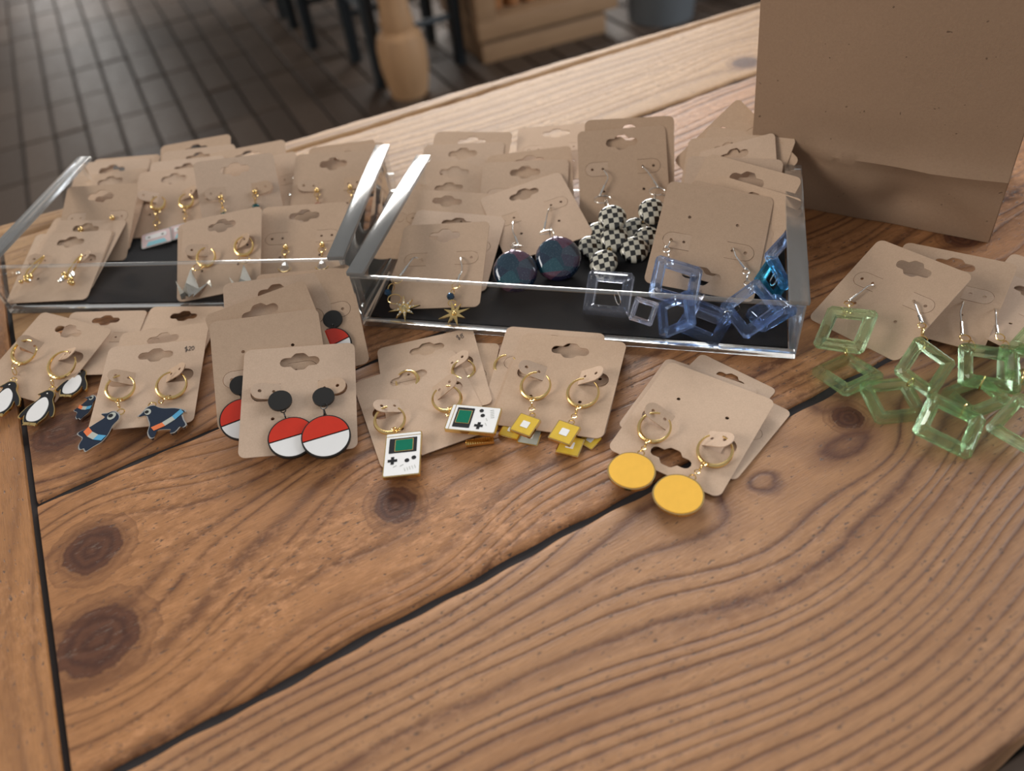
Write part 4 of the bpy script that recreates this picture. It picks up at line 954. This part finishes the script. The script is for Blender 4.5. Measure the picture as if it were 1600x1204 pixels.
def frame_earring(keys, mats, label, hookspec=None, group=None, metal='gold', nm='crystal_frame'):
    e = earring(np.array(POSE[keys[0]][:3]), label, group); info = [crystal_frame(e, k, m, nm) for k, m in zip(keys, mats)]
    for a, b in zip(info, info[1:]):
        d = nrm(b[0] - a[0]); p = a[0] + d * a[4] * .52; q = b[0] - d * b[4] * .52; jr(e, p, q, metal)
    if hookspec:
        z = hook(e, *hookspec, mat='silver'); f = info[0]; d = nrm(z - f[0]); top = f[0] + d * f[4] * .5; link_chain(e, z, top, metal, max(1, round(float(np.linalg.norm(top - z)) / .42)), .13)
    return e
G_ = 'green_crystal'
frame_earring(['g1', 'g2'], [G_] * 2, 'two green square crystals hanging from a hook on the front green crystal card', ('N1', (1366, 448), (1350, 452), (1327, 470)))
frame_earring(['g4', 'g5'], [G_] * 2, 'green crystal earring in the pile whose hook sits over the front card edge', ('N1', (1427, 473), (1433, 484), (1440, 503)))
frame_earring(['g6', 'g7', 'g8'], [G_] * 3, 'chain of three green square crystals on the second card by the paper bag', ('N2', (1505, 473), (1501, 488), (1503, 522)))
frame_earring(['g10', 'g9'], [G_] * 2, 'pair of green square crystals lying at the outer side of the pile', ('N2', (1553, 485), (1556, 500), (1558, 520)))
frame_earring(['g11'], [G_], 'single small green crystal tilted above the outer green crystals')
B_, CB_, TB_ = 'blue_crystal', 'clear_blue_crystal', 'teal_crystal'
frame_earring(['b3', 'b4'], [B_, B_], 'pale blue square crystal hanging in front of the upside down card', ('C9', (1049, 378), (1044, 384), (1040, 386)), None, 'silver')
frame_earring(['b7', 'b5'], [B_, B_], 'blue square crystals on a hook at the lower edge of the upside down card', ('C9', (1143, 389), (1150, 400), (1165, 420)), None, 'silver')
frame_earring(['b1', 'b2'], [CB_, CB_], 'nearly clear square crystals lying on black felt beside the checkered discs', None, None, 'silver')
frame_earring(['b8', 'b9'], [B_, TB_], 'blue and teal square crystals standing against the clear tray lip', None, None, 'silver')
frame_earring(['b6', 'b10'], [CB_, B_], 'pale blue square crystals at the bottom of the crystal heap', None, None, 'silver')
# --- gold stars
def star_earring(hole, bend, end, bead, ctr, label, sparkle, rot):
    z_ = None; f = CARD['A7']; c = PX('A7', *ctr, .3); e = earring(c, label)
    z = hook(e, 'A7', hole, bend, end, mat='silver'); b = PX('A7', *bead, .28)
    link_chain(e, z, b, 'gold', 2, .09)
    bm = BM(); ball(bm, b, .2, 8, axes=(f.x, f.y, f.n)); build('bead', bm, 'blue_bead', e, smooth=False)
    d = nrm(c - b); link_chain(e, b + d * .18, c - d * .45, 'gold', 1, .11)
    pts = []
    for k in range(16):
        r = (.80 if k % 4 == 0 else .62) if k % 2 == 0 else .24; a = math.radians(rot + k * 22.5); pts.append((r * math.cos(a), r * math.sin(a)))
    bm = BM(); plate(bm, pts, c, f.x, f.y, f.n, -.05, .04); ch = build('star', bm, 'gold', e)
    if sparkle:
        for k in range(8):
            for r, s in ((.30, .065), (.46, .045)):
                a = math.radians(rot + k * 45); bm = BM(); ball(bm, c + (f.x * math.cos(a) + f.y * math.sin(a)) * r + f.n * .06, s, 8); sub('rhinestone', bm, 'silver', ch)
        bm = BM(); ball(bm, c + f.n * .07, .13, 10); sub('rhinestone', bm, 'clear_stone', ch)
    else:
        bm = BM(); ball(bm, c + f.n * .05, .12, 10); sub('centre_stud', bm, 'gold', ch)
star_earring((660, 408), (645, 404), (626, 430), (606, 457), (632, 482), 'gold star earring paved with rhinestones on the front card of its column', True, 12)
star_earring((721, 404), (722, 420), (715, 440), (704, 463), (710, 490), 'plain gold backed star earring with faceted blue bead', False, 20)
# --- dichroic glass discs
def lens(bm, c, n, r, t, seg=28, xdir=None):
    x, y, z = frame_of(n); rows = []
    ph = [k * math.pi / 10 for k in range(1, 10)]
    for p in ph: rows.append([bm.verts.new(np.asarray(c) + (x * math.cos(2 * math.pi * k / seg) + y * math.sin(2 * math.pi * k / seg)) * r * math.sin(p) ** .6 + z * t * math.cos(p)) for k in range(seg)])
    for a, b in zip(rows, rows[1:]):
        for k in range(seg): bm.faces.new((a[k], b[k], b[(k + 1) % seg], a[(k + 1) % seg]))
    bm.faces.new(rows[0]); bm.faces.new(rows[-1][::-1])
for hole, bend, end, ctr, z, rr, lab in (((803, 347), (801, 360), (810, 383), (805, 424), 1.0, 1.12, 'dichroic glass disc earring with purple and brown tints, beside the star card'), ((861, 326), (855, 336), (850, 360), (872, 404), 1.15, 1.16, 'dichroic glass disc earring with pink and deep blue tints, beside checkered discs')):
    c = at(*ctr, z); e = earring(c, lab); zz = hook(e, 'B6', hole, bend, end)
    n_ = nrm(np.array([-.05, -.62, .78])); up_ = nrm(np.array([0, .78, .62]))
    bm = BM(); lens(bm, c, n_, rr, .42); ch = build('glass_disc', bm, 'dichroic_glass', e)
    link_chain(e, zz, c + up_ * rr * .98, 'silver', 2, .11)
    bm = BM(); ball(bm, c + up_ * rr * .86 + n_ * .2, .17, 10, (1.2, 1, .6)); sub('bail', bm, 'clear_stone', ch)
# --- checkered discs
CK = {1: (957, 340, 1.9), 2: (1019, 330, 1.9), 3: (937, 364, .85), 4: (960, 373, 1.15), 5: (994, 358, .95), 6: (925, 387, .75), 7: (991, 390, .8), 8: (943, 410, .75), 9: (1012, 374, .75)}
def checker_earring(ids, label, hk=None):
    pts = [at(*CK[i][:2], CK[i][2]) for i in ids]; e = earring(pts[-1], label)
    for k, (i, p) in enumerate(zip(ids, pts)):
        n_ = nrm(np.array([random.uniform(-.25, .25), -.45 + random.uniform(-.15, .15), .85])); bm = BM(); lens(bm, p, n_, .73, .26, 22); build('checkered_disc', bm, 'checker_shell', e)
    for a, b in zip(pts, pts[1:]):
        link_chain(e, a + nrm(b - a) * .66, b - nrm(b - a) * .66, 'gold', 2, .10)
    if hk:
        z = hook(e, 'B3', *hk); link_chain(e, z, pts[0] + nrm(z - pts[0]) * .68, 'silver', 2, .1)
checker_earring([1, 4, 8], 'chain of checkered discs on the hook farther from the blue crystals', ((943, 267), (950, 278), (938, 305)))
checker_earring([2, 5, 7], 'chain of checkered discs on the hook beside the blue crystal card', ((1003, 262), (1017, 275), (1028, 292)))
checker_earring([3, 6], 'two checkered discs lying on felt beside the blue glass discs')
checker_earring([9], 'single checkered disc tucked beside the upside down crystal card')
# --- left tray: crystal cluster hoops
for hp, ctr, lab in (((56, 415), (38, 436), 'gold hoop with clear crystal cluster nearer the tray corner'), ((118, 414), (104, 436), 'gold hoop with clear crystal cluster, farther from the tray corner')):
    f = CARD['L8']; c = PX('L8', *ctr, .3); e = earring(c, lab)
    a = PX('L8', *hp, .32); bm = BM(); d = nrm(a - c); tube(bm, spline([c, c + d * .5 + f.n * .2, a + d * .3 + f.n * .12, a + d * .7, a + d * .55 - f.y * .25, c + d * .35 - f.n * .1], 6), .05, 7); build('hoop', bm, 'gold', e)
    for k in range(9):
        o = f.x * random.uniform(-.45, .45) + f.y * random.uniform(-.35, .4) + f.n * random.uniform(.0, .18); bm = BM(); ball(bm, c + o, random.uniform(.11, .18), 8); build('crystal' if k % 2 else 'gold_bead', bm, 'silver' if k % 2 else 'gold', e, smooth=(k % 2 == 0))
# --- ball studs with chains
def stud(key, p, drop, label, bead=None, group=None, n=3, bead_r=.16, shape=None):
    f = CARD[key]; c = PX(key, *p, .14); e = earring(c, label, group)
    bm = BM(); ball(bm, c, .14, 12); build('stud_ball', bm, 'gold', e)
    if drop:
        d = PX(key, *drop, .16); link_chain(e, c - f.y * .1, d, 'gold', n, .085)
        if bead == 'crystal':
            bm = BM(); q = d - f.y * .35
            rows = [[bm.verts.new(q + f.y * y + (f.x * math.cos(k * math.pi / 3) + f.n * math.sin(k * math.pi / 3)) * r) for k in range(6)] for y, r in ((.32, .06), (-.1, .24), (-.3, .20))]
            for a, b in zip(rows, rows[1:]):
                for k in range(6): bm.faces.new((a[k], a[(k + 1) % 6], b[(k + 1) % 6], b[k]))
            bm.faces.new(rows[0]); bm.faces.new(rows[-1][::-1]); build('crystal_drop', bm, 'clear_stone', e, smooth=False)
            bm = BM(); torus(bm, q, f.n, .36, .03, 16, 5, (200, 340), xdir=f.x); build('gold_crescent', bm, 'gold', e)
        elif bead:
            bm = BM(); ball(bm, d - f.y * .16, bead_r, 10, (1.3, 1, .8), (f.x, f.y, f.n)); build('bead', bm, bead, e)
SG = 'gold ball stud with chain and green bead on the greyish card'
stud('M6', (345, 308), (349, 332), SG + ', nearer the cassette charms', 'teal_bead'); stud('M6', (398, 299), (399, 318), SG + ', nearer the copper studs', 'teal_bead', None, 2)
SC = 'gold ball stud with chain and copper bead beside the tray corner'
stud('R3', (495, 297), (497, 316), 'gold ball stud with copper bead, on the side of the green beaded studs', 'copper_bead', None, 2); stud('R3', (547, 292), (552, 318), 'gold ball stud with copper bead, right beside the clear tray corner', 'copper_bead', None, 3)
SX = 'gold ball stud with chain and pale crystal drop beside the crane card'
stud('R5', (446, 386), (446, 408), 'gold stud with pale crystal drop, on the side of the cranes', 'crystal', None, 2); stud('R5', (503, 382), (504, 405), 'gold stud with pale crystal drop, on the side of the clear tray corner', 'crystal', None, 2)
stud('L5', (175, 340), None, 'single gold ball stud on the card above the crystal cluster hoops')
stud('L6', (127, 357), None, 'gold ball showing through a hang hole just above the cluster hoop card') if 0 else None
f = CARD['L6']; c = PX('L6', 126, 358, .06); e = earring(c, 'gold ball stud lying inside the hang hole above the cluster hoop card'); bm = BM(); ball(bm, c, .15, 12); build('stud_ball', bm, 'gold', e); bm = BM(); torus(bm, c - f.y * .16, f.n, .08, .022, 12, 5); build('loop', bm, 'gold', e)
# --- cassette charms
for hp, A, B, lab, w in (((247, 317), (244, 362), (246, 384), 'white and pink cassette tape charm on a gold chain above black felt', .3), ((291, 313), (289, 349), (291, 371), 'cassette tape charm half hidden behind the origami crane card', .2)):
    O, ex, ey, n, H = charm_axes('M5', A, B, w); e = earring(O, lab); c, nn = leverback(e, 'M5', *hp, .42, 80); f = CARD['M5']; link_chain(e, c - f.y * .42, O + ey * H * .55, 'gold', 4, .09)
    Wd = H * 1.65
    bm = BM(); plate(bm, rrect(Wd, H, .1, 3), O, ex, ey, n, -.06, .06); ch = build('charm', bm, 'silver', e)
    bm = BM(); plate(bm, rrect(Wd * .92, H * .9, .08, 3), O, ex, ey, n, .061, .075); sub('pink_enamel', bm, 'enamel_pink', ch)
    bm = BM(); plate(bm, rrect(Wd * .7, H * .3, .1, 4), O + ey * H * .16, ex, ey, n, .076, .09); sub('label_window', bm, 'enamel_white', ch)
    bm = BM(); plate(bm, [(-.34 * Wd, -.42 * H), (.34 * Wd, -.42 * H), (.26 * Wd, -.14 * H), (-.26 * Wd, -.14 * H)], O, ex, ey, n, .076, .09); sub('tape_guard', bm, 'enamel_sky', ch)
    for s in (-1, 1):
        bm = BM(); plate(bm, circ(0, 0, .07 * H, 10), O + ey * H * .16 + ex * s * Wd * .22, ex, ey, n, .091, .1); sub('reel', bm, 'gunmetal', ch)
# --- origami cranes
def crane(hp, A, B, label):
    O, ex, ey, n, H = charm_axes('M7', A, B, .3); e = earring(O, label); c, nn = leverback(e, 'M7', *hp, .5, 70); f = CARD['M7']; link_chain(e, c - f.y * .5, O + ey * H * .5, 'gold', 1, .12)
    P = lambda x, y, z: O + ex * x * H + ey * y * H + n * z * H
    bm = BM(); q = {k: bm.verts.new(P(*v)) for k, v in dict(t=(0, .5, .02), l=(-.26, -.25, .02), r=(.26, -.25, .02), m=(0, -.12, .26), b=(0, -.48, .10), k=(0, -.1, -.14)).items()}
    for t3 in (('t', 'l', 'm'), ('t', 'm', 'r'), ('l', 'b', 'm'), ('m', 'b', 'r'), ('t', 'k', 'l'), ('t', 'r', 'k'), ('l', 'k', 'b'), ('r', 'b', 'k')): bm.faces.new([q[i] for i in t3])
    build('body', bm, 'gunmetal', e, smooth=False)
    def spike(name, a, b, c_, d):
        bm = BM(); v = [bm.verts.new(P(*p)) for p in (a, b, c_, d)]
        for t3 in ((0, 1, 2), (0, 2, 3), (0, 3, 1), (1, 3, 2)): bm.faces.new([v[i] for i in t3])
        build(name, bm, 'gunmetal', e, smooth=False)
    spike('tail', (-.44, .20, .02), (-.24, -.46, .04), (-.06, -.42, .12), (-.18, -.40, -.06))
    spike('neck', (.56, -.08, .02), (.08, -.46, .04), (.18, -.30, .10), (.20, -.44, -.06))
    spike('head', (.62, -.30, .02), (.46, -.10, .03), (.58, -.06, .08), (.56, -.10, -.05))
CRN = 'silver folded origami crane charm on a gold hoop'
crane((322, 401), (299, 419), (298, 468), CRN + ', fully in view'); crane((381, 384), (381, 413), (383, 460), CRN + ', beside the crystal drop studs')
